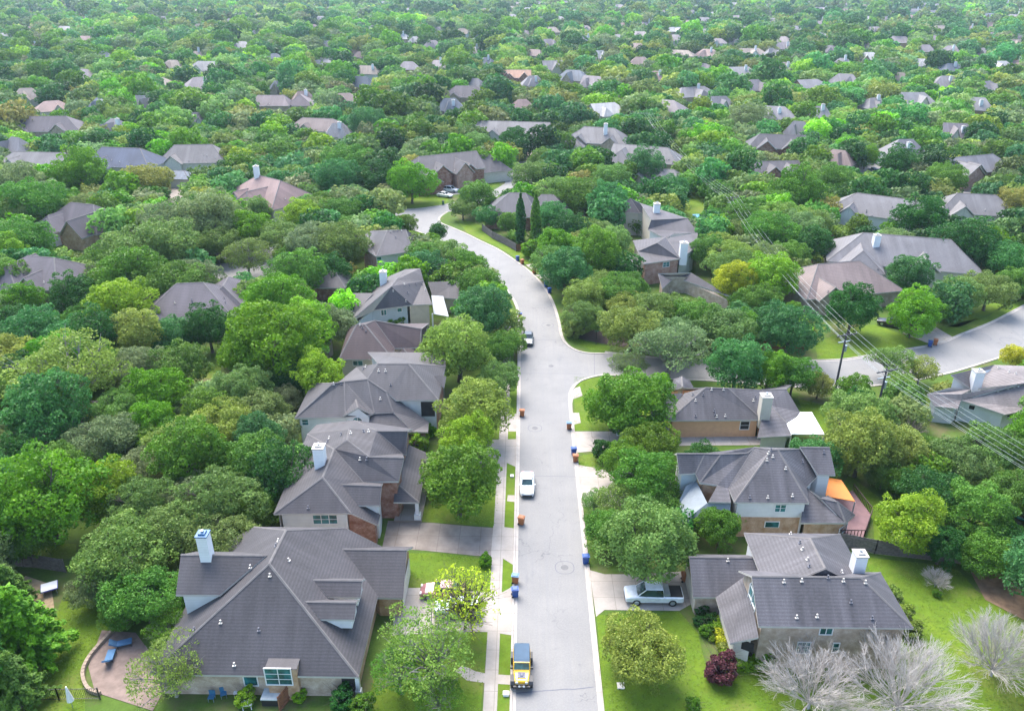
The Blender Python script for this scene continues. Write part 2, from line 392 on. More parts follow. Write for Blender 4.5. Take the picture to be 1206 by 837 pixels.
# sidewalk on the left side
swl = [(-.5, y) for y in range(30, 116, 5)]+smoothpts([P(*p) for p in [(613, 400), (611, 370), (603, 350), (592, 334)]], 4)
strip('sidewalk', swl, 1.62, 2.85, .016, M_CONC)
CLEAR.append([(568, 837), (612, 837), (615, 500), (598, 480), (590, 500)])
LAWNS = [
 [(478, 651), (517, 651), (560, 656), (580, 658), (580, 697), (553, 693), (479, 692)],
 [(440, 800), (520, 744), (575, 744), (566, 837), (430, 837)],
 [(497, 600), (540, 550), (588, 560), (584, 620), (497, 614)],
 [(500, 500), (560, 440), (592, 440), (590, 517), (560, 515)],
 [(703, 724), (800, 720), (822, 745), (835, 800), (860, 775), (900, 775), (960, 790), (960, 860), (712, 860)],
 [(1018, 656), (1100, 664), (1130, 672), (1150, 695), (1206, 735), (1240, 860), (960, 860), (960, 790), (1060, 760)],
 [(676, 443), (720, 445), (760, 460), (770, 500), (726, 507), (677, 507)],
 [(681, 537), (701, 533), (705, 549), (683, 553)],
 [(960, 405), (1000, 386), (1030, 382), (1094, 405), (1044, 414), (999, 422), (963, 424)],
 [(1110, 400), (1136, 391), (1170, 378), (1206, 358), (1206, 340), (1165, 372), (1110, 385)],
 [(935, 290), (1015, 284), (1005, 305), (935, 306)],
 [(805, 228), (838, 228), (832, 258), (806, 258)], [(778, 172), (800, 176), (812, 200), (790, 198)],
 [(536, 258), (560, 262), (606, 290), (640, 294), (664, 304), (642, 307), (619, 311), (590, 293), (550, 274)],
 [(470, 226), (530, 228), (525, 241), (497, 243.5), (476, 244)], [(582, 186), (592, 188), (590, 215), (575, 225), (572, 210)],
 [(20, 860), (30, 780), (60, 740), (75, 700), (130, 690), (135, 740), (100, 780), (100, 860)],
 [(0, 640), (90, 640), (90, 658), (0, 655)], [(225, 425), (262, 425), (258, 446), (228, 446)],
 [(970, 590), (1000, 560), (1035, 585), (1050, 640), (1030, 640), (1028, 610)], [(940, 470), (980, 478), (980, 510), (955, 512)],
 [(310, 258), (330, 260), (362, 268), (345, 274), (325, 280), (312, 266)], [(459, 120), (470, 112), (489, 113), (488, 119), (465, 124)],
 [(692, 380), (735, 380), (742, 396), (720, 398), (700, 394)], [(700, 405), (720, 408), (716, 413), (697, 412), (672, 402), (670, 396)],
 [(557, 311), (575, 320), (600, 352), (594, 352), (572, 326)], [(880, 134), (900, 134), (902, 139), (880, 139)],
 [(640, 190), (660, 190), (655, 200), (640, 200)], [(1115, 385), (1180, 350), (1206, 340), (1206, 352), (1130, 385)],
]
for l in LAWNS:
    flat('lawn', l, .006, M_LAWN)
strip('verge', [(-.5, y) for y in range(30, 116, 5)], .52, 1.62, .010, M_LAWN)
DR = [
 ([(457, 613), (509, 615.5), (560, 620), (607, 623), (606, 666), (590, 655), (558, 654), (500, 648), (450, 645)], M_CONCD),
 ([(581, 619), (607, 622), (606, 666), (590, 656), (578, 656)], M_CONC),
 ([(465, 692), (497, 692), (575, 697), (592, 697), (606, 689), (604, 748), (578, 744), (540, 743), (462, 748)], M_CONC),
 ([(553, 519), (572, 518), (608.5, 517), (608, 550), (597, 545), (560, 545)], M_CONC),
 ([(600, 487), (609, 487), (608.5, 508), (599, 508)], M_CONC),
 ([(536, 790), (545, 783), (560, 790), (573, 793), (603, 795), (602, 806), (572, 804), (550, 801)], M_CONC),
 ([(598, 583), (608, 583), (607, 591), (597, 590)], M_CONC),
 ([(694, 671), (712, 676), (745, 676), (815, 672), (816, 710), (800, 719), (712, 718), (702, 726)], M_CONC),
 ([(679, 547), (702, 551), (730, 556), (790, 560), (800, 590), (735, 597), (686, 596)], M_CONC),
 ([(677, 508), (724, 508), (780, 506), (782, 520), (726, 521), (701, 531), (680, 533)], M_CONC),
 ([(671, 459), (683, 455), (686, 466), (675, 470), (672, 486), (670, 470)], M_CONC), ([(672.5, 486), (682, 486), (684, 498), (675, 500)], M_CONC),
 ([(619, 312), (642, 308.6), (666, 306), (700, 306), (700, 311), (666, 312), (645, 313.6), (628, 318.6)], M_CONC),
 ([(630, 323.6), (677, 321), (720, 322), (722, 330), (681, 328), (654, 331), (646, 335)], M_CONC),
 ([(517, 226), (533, 230), (560, 225), (552, 206), (539, 208), (528, 222)], M_CONC),
 ([(579, 190), (595, 192), (594, 203), (584, 198)], M_CONC), ([(619, 190), (622, 175), (640, 175), (637, 192)], M_CONCD),
 ([(330, 258), (354, 256), (365, 266), (345, 270)], M_CONC), ([(289, 264), (309, 265), (323, 281), (300, 285)], M_CONCD),
 ([(300, 284), (323, 281), (321, 305), (330, 320), (310, 330), (262, 330), (240, 322), (248, 312), (285, 308), (300, 300)], M_ASPH),
 ([(193, 222), (222, 221), (214, 246), (190, 246)], M_CONCD), ([(438, 142), (459, 127), (491, 122), (490, 126), (474, 130), (449, 141)], M_ASPH),
 ([(790, 514), (895, 513.5), (897, 524), (788, 525)], M_CONC),
 ([(830, 445), (838, 428), (792, 428), (790, 445)], M_ASPH), ([(1062, 392), (1098, 383), (1122, 397), (1108, 406), (1092, 404)], M_CONC),
 ([(1138, 196), (1150, 197), (1148, 240), (1120, 244)], M_CONC), ([(1005, 190), (1045, 190), (1048, 212), (1015, 214)], M_ASPH),
]
for i, (pts, m) in enumerate(DR):
    flat('driveway', pts, .022+.0007*i, m)
for pts, m in [([(104, 785), (120, 742), (160, 745), (200, 800), (180, 837), (112, 815)], plain('patio_brick', (.21, .155, .13), .9, var=.15)),
               ([(20, 690), (30, 678), (60, 688), (64, 715), (52, 732), (40, 710)], M_DIRT), ([(1140, 668), (1165, 660), (1206, 700), (1206, 730), (1160, 706)], M_SOIL),
               ([(678, 398), (700, 388), (745, 400), (735, 409), (705, 404)], M_MULCH), ([(1180, 495), (1206, 492), (1206, 510), (1160, 510)], M_SOIL)]:
    flat('garden_bed', pts, .045, m)
# tar seams, manholes and inlet lids on the road
def ring(name, px, py, r0, r1, z, mat, n=20, sq=2.5):
    x, y = P(px, py); v = []; f = []
    for k in range(n):
        t = 2*math.pi*k/n; cs, sn_ = math.cos(t), math.sin(t)
        rr = (abs(cs)**sq+abs(sn_)**sq)**(-1/sq)
        for r in (r0, r1): v.append((x+cs*r*rr, y+sn_*r*rr, z))
    for k in range(n): a = 2*k; b = 2*((k+1) % n); f.append((a, a+1, b+1, b))
    return tag(meshobj(name, v, f, mat), kind='structure')
for i, (px, py, rr) in enumerate([(665, 668, 1.05), (630, 504, 1.0), (645, 383, 1.1), (1190, 402, 1.6), (1155, 397, 1.6)]):
    ring('tar_seam', px, py, rr-.07, rr, .018, M_TAR)
for i, (px, py) in enumerate([(665, 668), (630, 504), (649, 431), (646, 383)]):
    x, y = P(px, py); v = [(x, y, .022)]+[(x+.42*math.cos(k*.3927), y+.42*math.sin(k*.3927), .022) for k in range(16)]
    o = meshobj('manhole_cover', v, [(0, 1+k, 1+(k+1) % 16) for k in range(16)], plain('cast_iron', (.09, .09, .095), .6))
    tag(o, ['round iron manhole cover inside tar ring, nearest one in the street', 'round iron manhole cover inside tar ring beyond the silver sedan', 'round iron manhole cover in the middle of the road junction', 'farthest round iron manhole cover, just before the bend of the street'][i], 'manhole cover', 'manhole covers')
def seam(pa, pb, w=.07):
    a, b = P(*pa), P(*pb); pts = [(a[0]+(b[0]-a[0])*t/8, a[1]+(b[1]-a[1])*t/8+R.uniform(-.05, .05)) for t in range(9)]
    strip('tar_seam', pts, -w/2, w/2, .019, M_TAR)
seam((608, 816), (699, 809), .1); seam((612, 560), (678, 561)); seam((614, 439.5), (688, 440)); seam((628, 400), (662, 401)); seam((700, 417), (700, 441))

# ---------------------------------------------------------------- houses
BV = {}
HULLS = []        # (hull polygon px, depth y, name)
LAND = []         # landmarks for labels: (px, py, phrase)
def shrink(pts, outer, d):
    n = len(pts); out = []
    area = sum(pts[i].x*pts[(i+1) % n].y-pts[(i+1) % n].x*pts[i].y for i in range(n))
    sg = 1 if area > 0 else -1
    lines = []
    for i in range(n):
        a, b = pts[i], pts[(i+1) % n]; e = Vector((b.x-a.x, b.y-a.y)); L = e.length or 1e-6
        nn = Vector((-e.y, e.x))/L*sg; dd = d if outer[i] else .02
        lines.append((Vector((a.x, a.y))+nn*dd, e/L))
    for i in range(n):
        (p1, d1), (p2, d2) = lines[i-1], lines[i]
        cr = d1.x*d2.y-d1.y*d2.x
        o = Vector((pts[i].x, pts[i].y))
        if abs(cr) < .15: q = p2
        else:
            t = ((p2.x-p1.x)*d2.y-(p2.y-p1.y)*d2.x)/cr; q = p1+d1*t
        if (q-o).length > 1.6: q = o+(q-o).normalized()*.6
        out.append(Vector((q.x, q.y, pts[i].z)))
    return out
def house(name, label, V, Fs, roofcol, roofname='roof_shingle', overhang=.45, landmark=None, cat='house', group='houses of the neighbourhood', caps=True, walls=True, trim=None, gable_white=False, zb=0.0):
    VV = {k: (v if isinstance(v, Vector) else V3(v)) for k, v in V.items()}
    allp = list(VV.values())
    cx = sum(p.x for p in allp)/len(allp); cy = sum(p.y for p in allp)/len(allp)
    off = Vector((cx, cy, 0)); root = empty(name, off, 0, label, cat, group)
    if cy < 190 and '_worn' not in roofname: roofcol = tuple(c*.84 for c in roofcol)
    shm = shingle(roofname, roofcol); trim = trim or M_TRIM
    ec = {}
    for fn, wm in Fs:
        ks = fn.split()
        for i in range(len(ks)):
            e = frozenset((ks[i], ks[(i+1) % len(ks)])); ec[e] = ec.get(e, 0)+1
    rv, rf, ri = [], [], []; wv = {}; bvp, bvf = [], []; cap = MB()
    for fn, wm in Fs:
        ks = fn.split(); pts = [VV[k] for k in ks]; n = len(pts)
        outer = [ec[frozenset((ks[i], ks[(i+1) % n]))] == 1 for i in range(n)]
        nz = sum(pts[i].x*pts[(i+1) % n].y-pts[(i+1) % n].x*pts[i].y for i in range(n))
        if nz < 0: pts = pts[::-1]; outer = [outer[(n-2-i) % n] for i in range(n)]; ks = ks[::-1]
        b = len(rv); rv += [p.copy() for p in pts]+[p-Vector((0, 0, .2)) for p in pts]
        from mathutils.geometry import tessellate_polygon
        tris = [list(t) for t in tessellate_polygon([pts])]
        tris = [t if (pts[t[1]]-pts[t[0]]).cross(pts[t[2]]-pts[t[0]]).z > 0 else t[::-1] for t in tris]
        if n > 3:
            for t in tris:
                rf.append(tuple(b+q for q in t)); ri.append(0)
                rf.append(tuple(b+n+q for q in t[::-1])); ri.append(1)
        else:
            rf.append(tuple(range(b, b+n))); ri.append(0)
            rf.append(tuple(b+n+n-1-k for k in range(n))); ri.append(1)
        for i in range(n):
            if outer[i]: rf.append((b+i, b+n+i, b+n+(i+1) % n, b+(i+1) % n)); ri.append(1)
            elif caps and ks[i] < ks[(i+1) % n]:
                a_, b2 = pts[i], pts[(i+1) % n]; d = b2-a_
                u = Vector((d.y, -d.x, 0)); 
                if u.length > .05:
                    u = u.normalized()*.13; h = Vector((0, 0, .055))
                    q = [a_-u-h*.6, a_+h, a_+u-h*.6, b2-u-h*.6, b2+h, b2+u-h*.6]; k = len(cap.v)
                    cap.v += [tuple(x) for x in q]; cap.f += [(k, k+1, k+4, k+3), (k+1, k+2, k+5, k+4)]
        if walls and wm:
            sp = shrink(pts, outer, overhang); V_, F_ = wv.setdefault(wm, ([], []))
            b = len(V_)
            def surf(p):
                best = (-9, p.z)
                for t in tris:
                    a, b2, c = (pts[q] for q in t); den = (b2.y-c.y)*(a.x-c.x)+(c.x-b2.x)*(a.y-c.y)
                    if abs(den) < 1e-6: continue
                    l1 = ((b2.y-c.y)*(p.x-c.x)+(c.x-b2.x)*(p.y-c.y))/den; l2 = ((c.y-a.y)*(p.x-c.x)+(a.x-c.x)*(p.y-c.y))/den; l3 = 1-l1-l2
                    m = min(l1, l2, l3)
                    if m > best[0]: best = (m, l1*a.z+l2*b2.z+l3*c.z)
                return min(best[1], p.z)
            for p in sp: p.z = surf(p)
            V_ += [p-Vector((0, 0, .28)) for p in sp]+[Vector((p.x, p.y, zb)) for p in sp]
            F_ += [tuple(b+q for q in t) for t in tris]
            for i in range(n):
                if outer[i]: F_.append((b+i, b+n+i, b+n+(i+1) % n, b+(i+1) % n))
    meshobj('roof', rv, rf, [shm, trim], root, ri, off=off)
    if cap.f: cap.build('ridge_cap', M_CAP if roofcol[0] < .2 else M_CAP, root, off=off)
    for wm, (v_, f_) in wv.items():
        nm = 'brick_wall' if 'brick' in wm or 'stone' in wm else 'wall'
        meshobj(nm, v_, f_, WALLM[wm], root, off=off)
        bvf += [tuple(i+len(bvp) for i in f) for f in f_]; bvp += v_
    bvf += [tuple(i+len(bvp) for i in f) for f in rf]; bvp += rv
    BV[root.name] = (BVHTree.FromPolygons([tuple(p) for p in bvp], bvf), off)
    dz_ = 3.2 if cy < 195 else 1.1
    pj = [Q(p.x, p.y, z) for p in rv for z in (p.z, max(0, p.z-dz_))]
    HULLS.append((hull([(q[0], q[1]) for q in pj]), min(p.y for p in allp), max(p.y for p in allp), hull([(p.x, p.y) for p in rv])))
    if landmark: LAND.append((sum(q[0] for q in pj)/len(pj), sum(q[1] for q in pj)/len(pj), landmark))
    return root
def hull(pts):
    pts = sorted(set((round(a, 3), round(b, 3)) for a, b in pts))
    def half(ps):
        h = []
        for p in ps:
            while len(h) > 1 and (h[-1][0]-h[-2][0])*(p[1]-h[-2][1])-(h[-1][1]-h[-2][1])*(p[0]-h[-2][0]) <= 0: h.pop()
            h.append(p)
        return h
    a = half(pts); b = half(pts[::-1]); return a[:-1]+b[:-1]
WALLM = {'brick': brick('red_brick', (.33, .13, .07), (.22, .085, .05)), 'tanbrick': brick('tan_brick', (.55, .34, .18), (.38, .21, .11)),
         'stone': brick('pale_stone', (.52, .40, .30), (.38, .28, .20)), 'pink': brick('pink_brick', (.46, .26, .19), (.36, .19, .14)),
         'white': siding('white_siding', (.62, .63, .62)), 'blue': siding('pale_blue_siding', (.40, .46, .49)), 'cream': siding('cream_siding', (.52, .47, .39)),
         'peach': plain('peach_stucco', (.64, .36, .20), .8, var=.05), 'tan': plain('tan_stucco', (.50, .43, .34), .8, var=.06),
         'pale': plain('pale_stucco', (.58, .54, .48), .8, var=.06)}
def ray(px, py):
    a = (px-CX)/F; b = (py-CY)/F
    dx, dy, dz = a, c_-b*s_, -s_-b*c_
    return Vector((dx*cy_-dy*sy_, dx*sy_+dy*cy_, dz)).normalized()
CO = Vector((0, 0, HC))
def hit(root, px, py):
    return BV[root.name][0].ray_cast(CO, ray(px, py))
def window(root, x0, y0, x1, y1, nx=2, ny=2, name='window', label=None, dark=False):
    loc, nor, idx, d = hit(root, (x0+x1)/2, (y0+y1)/2)
    if loc is None: print('window miss', root.name, x0, y0); return
    if abs(nor.z) > .5: print('window on roof', root.name, x0, y0, nor[:]); return
    if nor.dot(ray(x0, y0)) > 0: nor = -nor
    nor = Vector((nor.x, nor.y, 0)).normalized(); u = Vector((-nor.y, nor.x, 0))
    def onp(px, py):
        r = ray(px, py); t = (loc-CO).dot(nor)/r.dot(nor); return CO+r*t-loc
    xc, yc = (x0+x1)/2, (y0+y1)/2
    w = abs((onp(x1, yc)-onp(x0, yc)).dot(u)); h = abs((onp(xc, y0)-onp(xc, y1)).z)
    w = min(max(w, .5), 6); h = min(max(h, .5), 4)
    off = BV[root.name][1]; f = MB(); g = MB()
    def slab(mb, a0, a1, z0, z1, d0, d1):
        q = [loc+u*a+Vector((0, 0, z))+nor*dd for dd in (d0, d1) for a, z in ((a0, z0), (a1, z0), (a1, z1), (a0, z1))]
        b = len(mb.v); mb.v += [tuple(x) for x in q]
        mb.f += [tuple(b+i for i in t) for t in ((4, 5, 6, 7), (0, 1, 5, 4), (1, 2, 6, 5), (2, 3, 7, 6), (3, 0, 4, 7))]
    t = .09
    slab(f, -w/2-t, w/2+t, h/2, h/2+t, -.02, .07); slab(f, -w/2-t, w/2+t, -h/2-t, -h/2, -.02, .09)
    slab(f, -w/2-t, -w/2, -h/2, h/2, -.02, .07); slab(f, w/2, w/2+t, -h/2, h/2, -.02, .07)
    for k in range(1, nx): slab(f, -w/2+w*k/nx-.035, -w/2+w*k/nx+.035, -h/2+.001, h/2-.001, .0, .06)
    for k in range(1, ny): slab(f, -w/2+.002, w/2-.002, -h/2+h*k/ny-.025, -h/2+h*k/ny+.025, .0, .055)
    slab(g, -w/2, w/2, -h/2, h/2, -.02, .03)
    wo = f.build(name, M_WHITE, root, off=off)
    g.build('pane', M_DARK if dark else M_GLASS, wo, off=off)
    return wo
def shade_panel(root, x0, y0, x1, y1, name='door_shade_panel'):  # dark slab laid on the wall; its colour stands in for porch shade
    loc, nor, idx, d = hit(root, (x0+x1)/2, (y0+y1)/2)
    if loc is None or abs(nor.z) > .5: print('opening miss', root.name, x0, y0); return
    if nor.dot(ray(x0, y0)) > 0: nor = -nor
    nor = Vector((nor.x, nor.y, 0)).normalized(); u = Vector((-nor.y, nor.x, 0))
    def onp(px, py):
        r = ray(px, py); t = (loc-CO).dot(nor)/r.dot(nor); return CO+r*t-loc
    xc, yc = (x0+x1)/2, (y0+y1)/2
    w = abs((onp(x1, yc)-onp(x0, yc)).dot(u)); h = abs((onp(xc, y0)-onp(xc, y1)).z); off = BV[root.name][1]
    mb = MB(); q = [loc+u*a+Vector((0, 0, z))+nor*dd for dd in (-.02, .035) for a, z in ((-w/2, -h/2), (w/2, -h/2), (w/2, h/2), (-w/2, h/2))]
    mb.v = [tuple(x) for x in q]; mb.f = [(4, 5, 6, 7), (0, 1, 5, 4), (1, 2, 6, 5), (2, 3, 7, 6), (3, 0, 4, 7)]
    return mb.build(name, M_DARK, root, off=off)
def chimney(root, px, py, pyt, w=.9, z=None, mat=None, capmat=None, d=None):
    loc, nor, idx, dd = hit(root, px, py)
    if loc is None: print('chimney miss', root.name, px, py); return
    x, y = loc.x, loc.y; zt = zfor(x, y, pyt); off = BV[root.name][1]; d = d or w
    zt = min(max(zt, loc.z+.8), loc.z+4.5)
    mb = MB().quadbox((x, y, max(0, loc.z-1.5)), w, d, zt-max(0, loc.z-1.5))
    o = mb.build('chimney', mat or siding('chimney_siding', (.68, .69, .70)), root, off=off)
    m2 = MB().quadbox((x, y, zt+.001), w+.14, d+.14, .12).quadbox((x, y, zt+.121), w*.62, d*.62, .16)
    m2.build('chimney_cap', capmat or M_TRIM, o, off=off)
    m3 = MB().tube((x, y, zt+.2), (x, y, zt+.5), .14, .14, 8); m3.build('flue', M_STEEL, o, off=off)
def vents(root, pts, col=None):
    off = BV[root.name][1]
    for px, py in pts:
        loc, nor, idx, d = hit(root, px, py)
        if loc is None or abs(nor.z) < .3: continue
        mb = MB().tube(loc-Vector((0, 0, .1)), loc+Vector((0, 0, .26)), .05, .05, 8).tube(loc+Vector((0, 0, .26)), loc+Vector((0, 0, .33)), .10, .08, 8)
        mb.quadbox(loc+nor*.01-Vector((0, 0, .03)),   .3, .3, .05)
        mb.build('roof_vent', M_TRIM if R.random() < .55 else M_TAR, root, off=off)
def rect(tag_, x0, y0, x1, y1, ze, zr, axis='x', i0=0.0, i1=0.0, wall='white', rot=0, cx=0, cy=0):
    """one hip/gable block -> vertices and faces. i0/i1: ridge inset at the low/high end (0 = gable)"""
    V, Fc = {}, []
    def w(x, y, z):
        if rot:
            X, Y = x-cx, y-cy; x = cx+X*math.cos(rot)-Y*math.sin(rot); y = cy+X*math.sin(rot)+Y*math.cos(rot)
        return Vector((x, y, z))
    V[tag_+'sw'] = w(x0, y0, ze); V[tag_+'se'] = w(x1, y0, ze); V[tag_+'ne'] = w(x1, y1, ze); V[tag_+'nw'] = w(x0, y1, ze)
    if axis == 'x':
        m = (y0+y1)/2; V[tag_+'r0'] = w(x0+i0, m, zr); V[tag_+'r1'] = w(x1-i1, m, zr)
        q = [('sw', 'se', 'r1', 'r0'), ('ne', 'nw', 'r0', 'r1')]
        if i0 > .01: q.append(('nw', 'sw', 'r0'))
        if i1 > .01: q.append(('se', 'ne', 'r1'))
    else:
        m = (x0+x1)/2; V[tag_+'r0'] = w(m, y0+i0, zr); V[tag_+'r1'] = w(m, y1-i1, zr)
        q = [('nw', 'sw', 'r0', 'r1'), ('se', 'ne', 'r1', 'r0')]
        if i0 > .01: q.append(('sw', 'se', 'r0'))
        if i1 > .01: q.append(('ne', 'nw', 'r1'))
    for f in q: Fc.append((' '.join(tag_+k for k in f), wall))
    return V, Fc
def blocks(*bs):
    V, Fc = {}, []
    for i, b in enumerate(bs):
        v, f = rect('b%d' % i, *b[0], **b[1]); V.update(v); Fc += f
    return V, Fc
DARKR = (.061, .056, .061)

# H1: large low house in the lower left corner
V = dict(sw=Wp(-32.6, 49.2, 2.9), se=Wp(-14.2, 49.2, 2.9), a=Wp(-23.4, 56.6, 9), n=Wp(-23.2, 61.5, 9), ne=Wp(-14.2, 66, 2.9), je=Wp(-18.6, 66, 5.8), jw=Wp(-28.2, 66, 5.8), nw=Wp(-32.6, 66, 2.9),
         w1=(213, 652.5, 8.5), w2=(314, 653.5, 8.6), w3=(259, 700, 6.35), w4=(207, 700, 6.3), w5=Wp(-32.4, 61.4, 6.3), w6=Wp(-28, 61.4, 6.3),
         g1=Wp(-18.4, 62.9, 5.55), g2=Wp(-11.7, 62.9, 5.55), g3=Wp(-11.7, 59.0, 2.78), g4=Wp(-14.4, 59.0, 2.78), g5=Wp(-11.7, 66.7, 2.8), g6=Wp(-14.4, 66.7, 2.8))
for i, yy in enumerate((57.25, 54.4)):
    t = 'd%d' % i
    V.update({t+'a': Wp(-19.8, yy, 6.55), t+'b': Wp(-15.1, yy, 6.55), t+'c': Wp(-15.1, yy-1.25, 5.65), t+'d': Wp(-18.2, yy-1.25, 5.65), t+'e': Wp(-15.1, yy+1.25, 5.65), t+'f': Wp(-18.2, yy+1.25, 5.65)})
Fs = [('sw se a', 'stone'), ('se ne je n a', 'tanbrick'), ('sw a n jw nw', 'stone'), ('je jw n', 'stone'), ('w1 w4 w3 w2', 'white'), ('w2 w6 w5 w1', 'white'),
      ('g1 g4 g3 g2', 'tanbrick'), ('g2 g5 g6 g1', 'tanbrick')]
for t in ('d0', 'd1'): Fs += [(f'{t}a {t}d {t}c {t}b', None), (f'{t}b {t}e {t}f {t}a', None)]
h1 = house('brick_house', 'large brick house with steep dark purple-grey hipped roof and two dormers, lower left corner', V, Fs, DARKR, landmark='big dormered house at lower left')
off = BV[h1.name][1]
for yy in (57.25, 54.4):
    MB().quadbox((-16.9, yy, 4.4), 2.9, 2.1, 1.2).poly([(-15.45, yy-1.05, 5.6), (-15.45, yy+1.05, 5.6), (-15.45, yy, 6.38)]).build('dormer', M_WHITE, h1, off=off)
MB().quadbox((-20.9, 49.8, 0), 2.7, 1.3, 3.75).build('bay', WALLM['tanbrick'], h1, off=off)
MB().quadbox((-20.9, 50.0, 3.752), 2.8, 1.75, .06).build('bay_roof', shingle('roof_shingle', DARKR), h1, off=off)
BV[h1.name] = (BVHTree.FromPolygons([(-22.25, 49.15, 0), (-19.55, 49.15, 0), (-19.55, 49.15, 3.7), (-22.25, 49.15, 3.7), (-32.2, 49.65, 0), (-14.6, 49.65, 0), (-14.6, 49.65, 2.8), (-32.2, 49.65, 2.8)], [(0, 1, 2, 3), (4, 5, 6, 7)]), off)
window(h1, 313, 787, 343, 805, 2, 3); window(h1, 288, 796, 303, 806, 1, 1)
shade_panel(h1, 403, 797, 417, 812, 'porch_shade_panel')
V2 = {k: V3(v) for k, v in V.items()}
def rebv(root, V, Fs):
    vs = []; fs = []
    for fn, _ in Fs:
        p = [V3(V[k]) if not isinstance(V[k], Vector) else V[k] for k in fn.split()]; b = len(vs); vs += [tuple(q) for q in p]; fs.append(tuple(range(b, b+len(p))))
    return BVHTree.FromPolygons(vs, fs)
BV[h1.name] = (rebv(h1, V, Fs), off)
chimney(h1, 244, 654, 629, 1.0, capmat=plain('blue_metal_cap', (.03, .12, .25), .5))
vents(h1, [(318, 678), (260, 733), (305, 742), (276, 783), (229, 741), (290, 675), (295, 668), (325, 643), (328, 637), (306, 805), (340, 660)])
MB().quadbox((-14.45, 49.6, 0), .35, .35, 2.6).quadbox((-14.45, 49.6, 0), .55, .55, .9).build('porch_column', M_WHITE, h1, off=off)
MB().quadbox((-12.02, 62.9, .05), .06, 5.2, 2.2).build('garage_door', M_CREAM, h1, off=off)

# H2
ze = 5.1
V = dict(sw=(322, 604.7, ze), se=(413, 603.8, ze), a=(380, 561.7, 7.6), b=(393.5, 528.5, 8.0), nw=(362, 510.6, ze), r=(411.4, 505, 8.7), a2=(408.7, 517.8, 8.6),
         e1=(434.7, 537.5, 7.6), e2=(476, 538.4, 7.4), e3=(469.6, 566.5, 5.6), e4=(427.5, 567, 5.5), g1=(448, 606, 3.3), g2=(445, 618, 3.2), v=(421, 583, 5.2),
         s1=(399, 569.7, 6.4), s2=(449.5, 571.5, 6.4), s3=(447.5, 594.8, 4.95), s4=(418.6, 594.8, 4.9), t1=(443.7, 507, 8.0), t2=(480, 507, 8.0), t3=(478.5, 535, 5.6), t4=(474, 534, 5.6),
         s5=Wp(-16.2, 75.3, 5.0), s6=Wp(-19.3, 75.3, 5.2), t5=Wp(-14.2, 86.0, 5.8), t6=Wp(-22, 88, 5.8), t7=Wp(-27, 88.0, 5.1),
         p1=Wp(-14.9, 76.2, 4.4), p2=Wp(-12.0, 74.4, 2.9), p3=Wp(-12.0, 84.7, 2.9), p4=Wp(-14.9, 84.7, 4.4), p5=Wp(-15.0, 74.4, 2.9))
Fs = [('sw se a', 'white'), ('sw a b nw', 'white'), ('b a2 r nw', 'white'), ('a b e4 v g1 g2 se', 'brick'), ('b a2 e1 e2 e3 e4', 'brick'), ('a2 r t1 t4 e1', 'brick'), ('e1 t4 e2', None),
      ('s1 s4 s3 s2', 'white'), ('s2 s5 s6 s1', 'white'), ('t1 t4 t3 t2', 'brick'), ('t1 t2 t5 t6', 'brick'), ('r t1 t6 t7 nw', 'white'), ('p5 p2 p1', None), ('p1 p2 p3 p4', None)]
h2 = house('brick_house', 'two-storey white and red brick house with many gables beside wide stained driveway', V, Fs, DARKR, landmark='white and red brick house on the left')
off = BV[h2.name][1]
window(h2, 369, 606, 397, 616, 3, 2)
shade_panel(h2, 472, 593, 486, 609, 'porch_shade_panel')
chimney(h2, 378, 547, 526, 1.2)
vents(h2, [(388, 516), (402, 512), (413, 510), (428, 508), (434, 508), (386, 520), (363, 598), (424, 541), (432, 541)])
MB().quadbox((-12.35, 74.85, 0), .4, .4, 2.7).quadbox((-12.35, 74.85, 0), .75, .75, 1.0).build('porch_column', M_WHITE, h2, off=off)
MB().quadbox((-12.35, 83.9, 0), .4, .4, 2.7).build('porch_column', M_WHITE, h2, off=off)
MB().quadbox((-13.5, 79.5, 0), 3.2, 10.2, .3).build('porch_floor', M_CONC, h2, off=off)

# H3
V = dict(sw=(347, 492, 4.5), se=(407, 491, 4.5), aL=(392, 451, 7.5), aR=(405.5, 449, 7.5), nw=(367, 451, 4.5), v1=(437, 488, 4.6), v2=(441, 486, 4.6), v3=(463, 485, 4.7), m=(433, 446, 7.7),
         R=(445, 428, 9), R2=(481, 428, 9), me=(516.5, 471, 5.8), mw=(466, 471, 5.8), ne=(525, 431, 5.8), lw=(398, 450, 6.0), ln=(420, 432, 6.0), gl=(404, 489.5, 4.7), gp=(421.5, 480, 5.9), gr=(437.2, 487, 4.7), gb=(419, 470, 5.95),
         l1=(437, 486.5, 4.4), l2=(470, 487, 4.4), l3=(486, 508, 2.9), l4=(432, 509, 2.9), k1=(455, 461, 6.6), k2=(505, 497, 3.0), k3=(504, 508.5, 2.9),
         x1=(507, 442, 6.6), x2=(525.5, 443, 6.9), x3=(523, 456, 5.8), nn=Wp(-12, 108.5, 5.8), nx=Wp(-24, 108.5, 5.8))
Fs = [('sw se aR aL', 'white'), ('sw aL nw', 'white'), ('aR se v1 v2 m', 'white'), ('m v2 v3 k1', 'white'), ('m k1 mw me R2 R', 'white'), ('R2 me ne', 'brick'), ('R m lw ln', 'white'), ('aL aR m lw nw', 'white'),
      ('gp gb gl', None), ('gp gr gb', None), ('l1 l2 l3 l4', 'white'), ('v3 k1 k2 k3 l3', 'brick'), ('x1 x2 x3', None), ('R R2 ne nn nx', 'white')]
h3 = house('gabled_house', 'white-walled house with weathered grey roof, arched gable window and tall white chimney', V, Fs, (.075, .070, .075), 'weathered_grey_shingle', landmark='house with the arched gable window')
off = BV[h3.name][1]
gl, gp, gr = [V3(V[k]) for k in ('gl', 'gp', 'gr')]
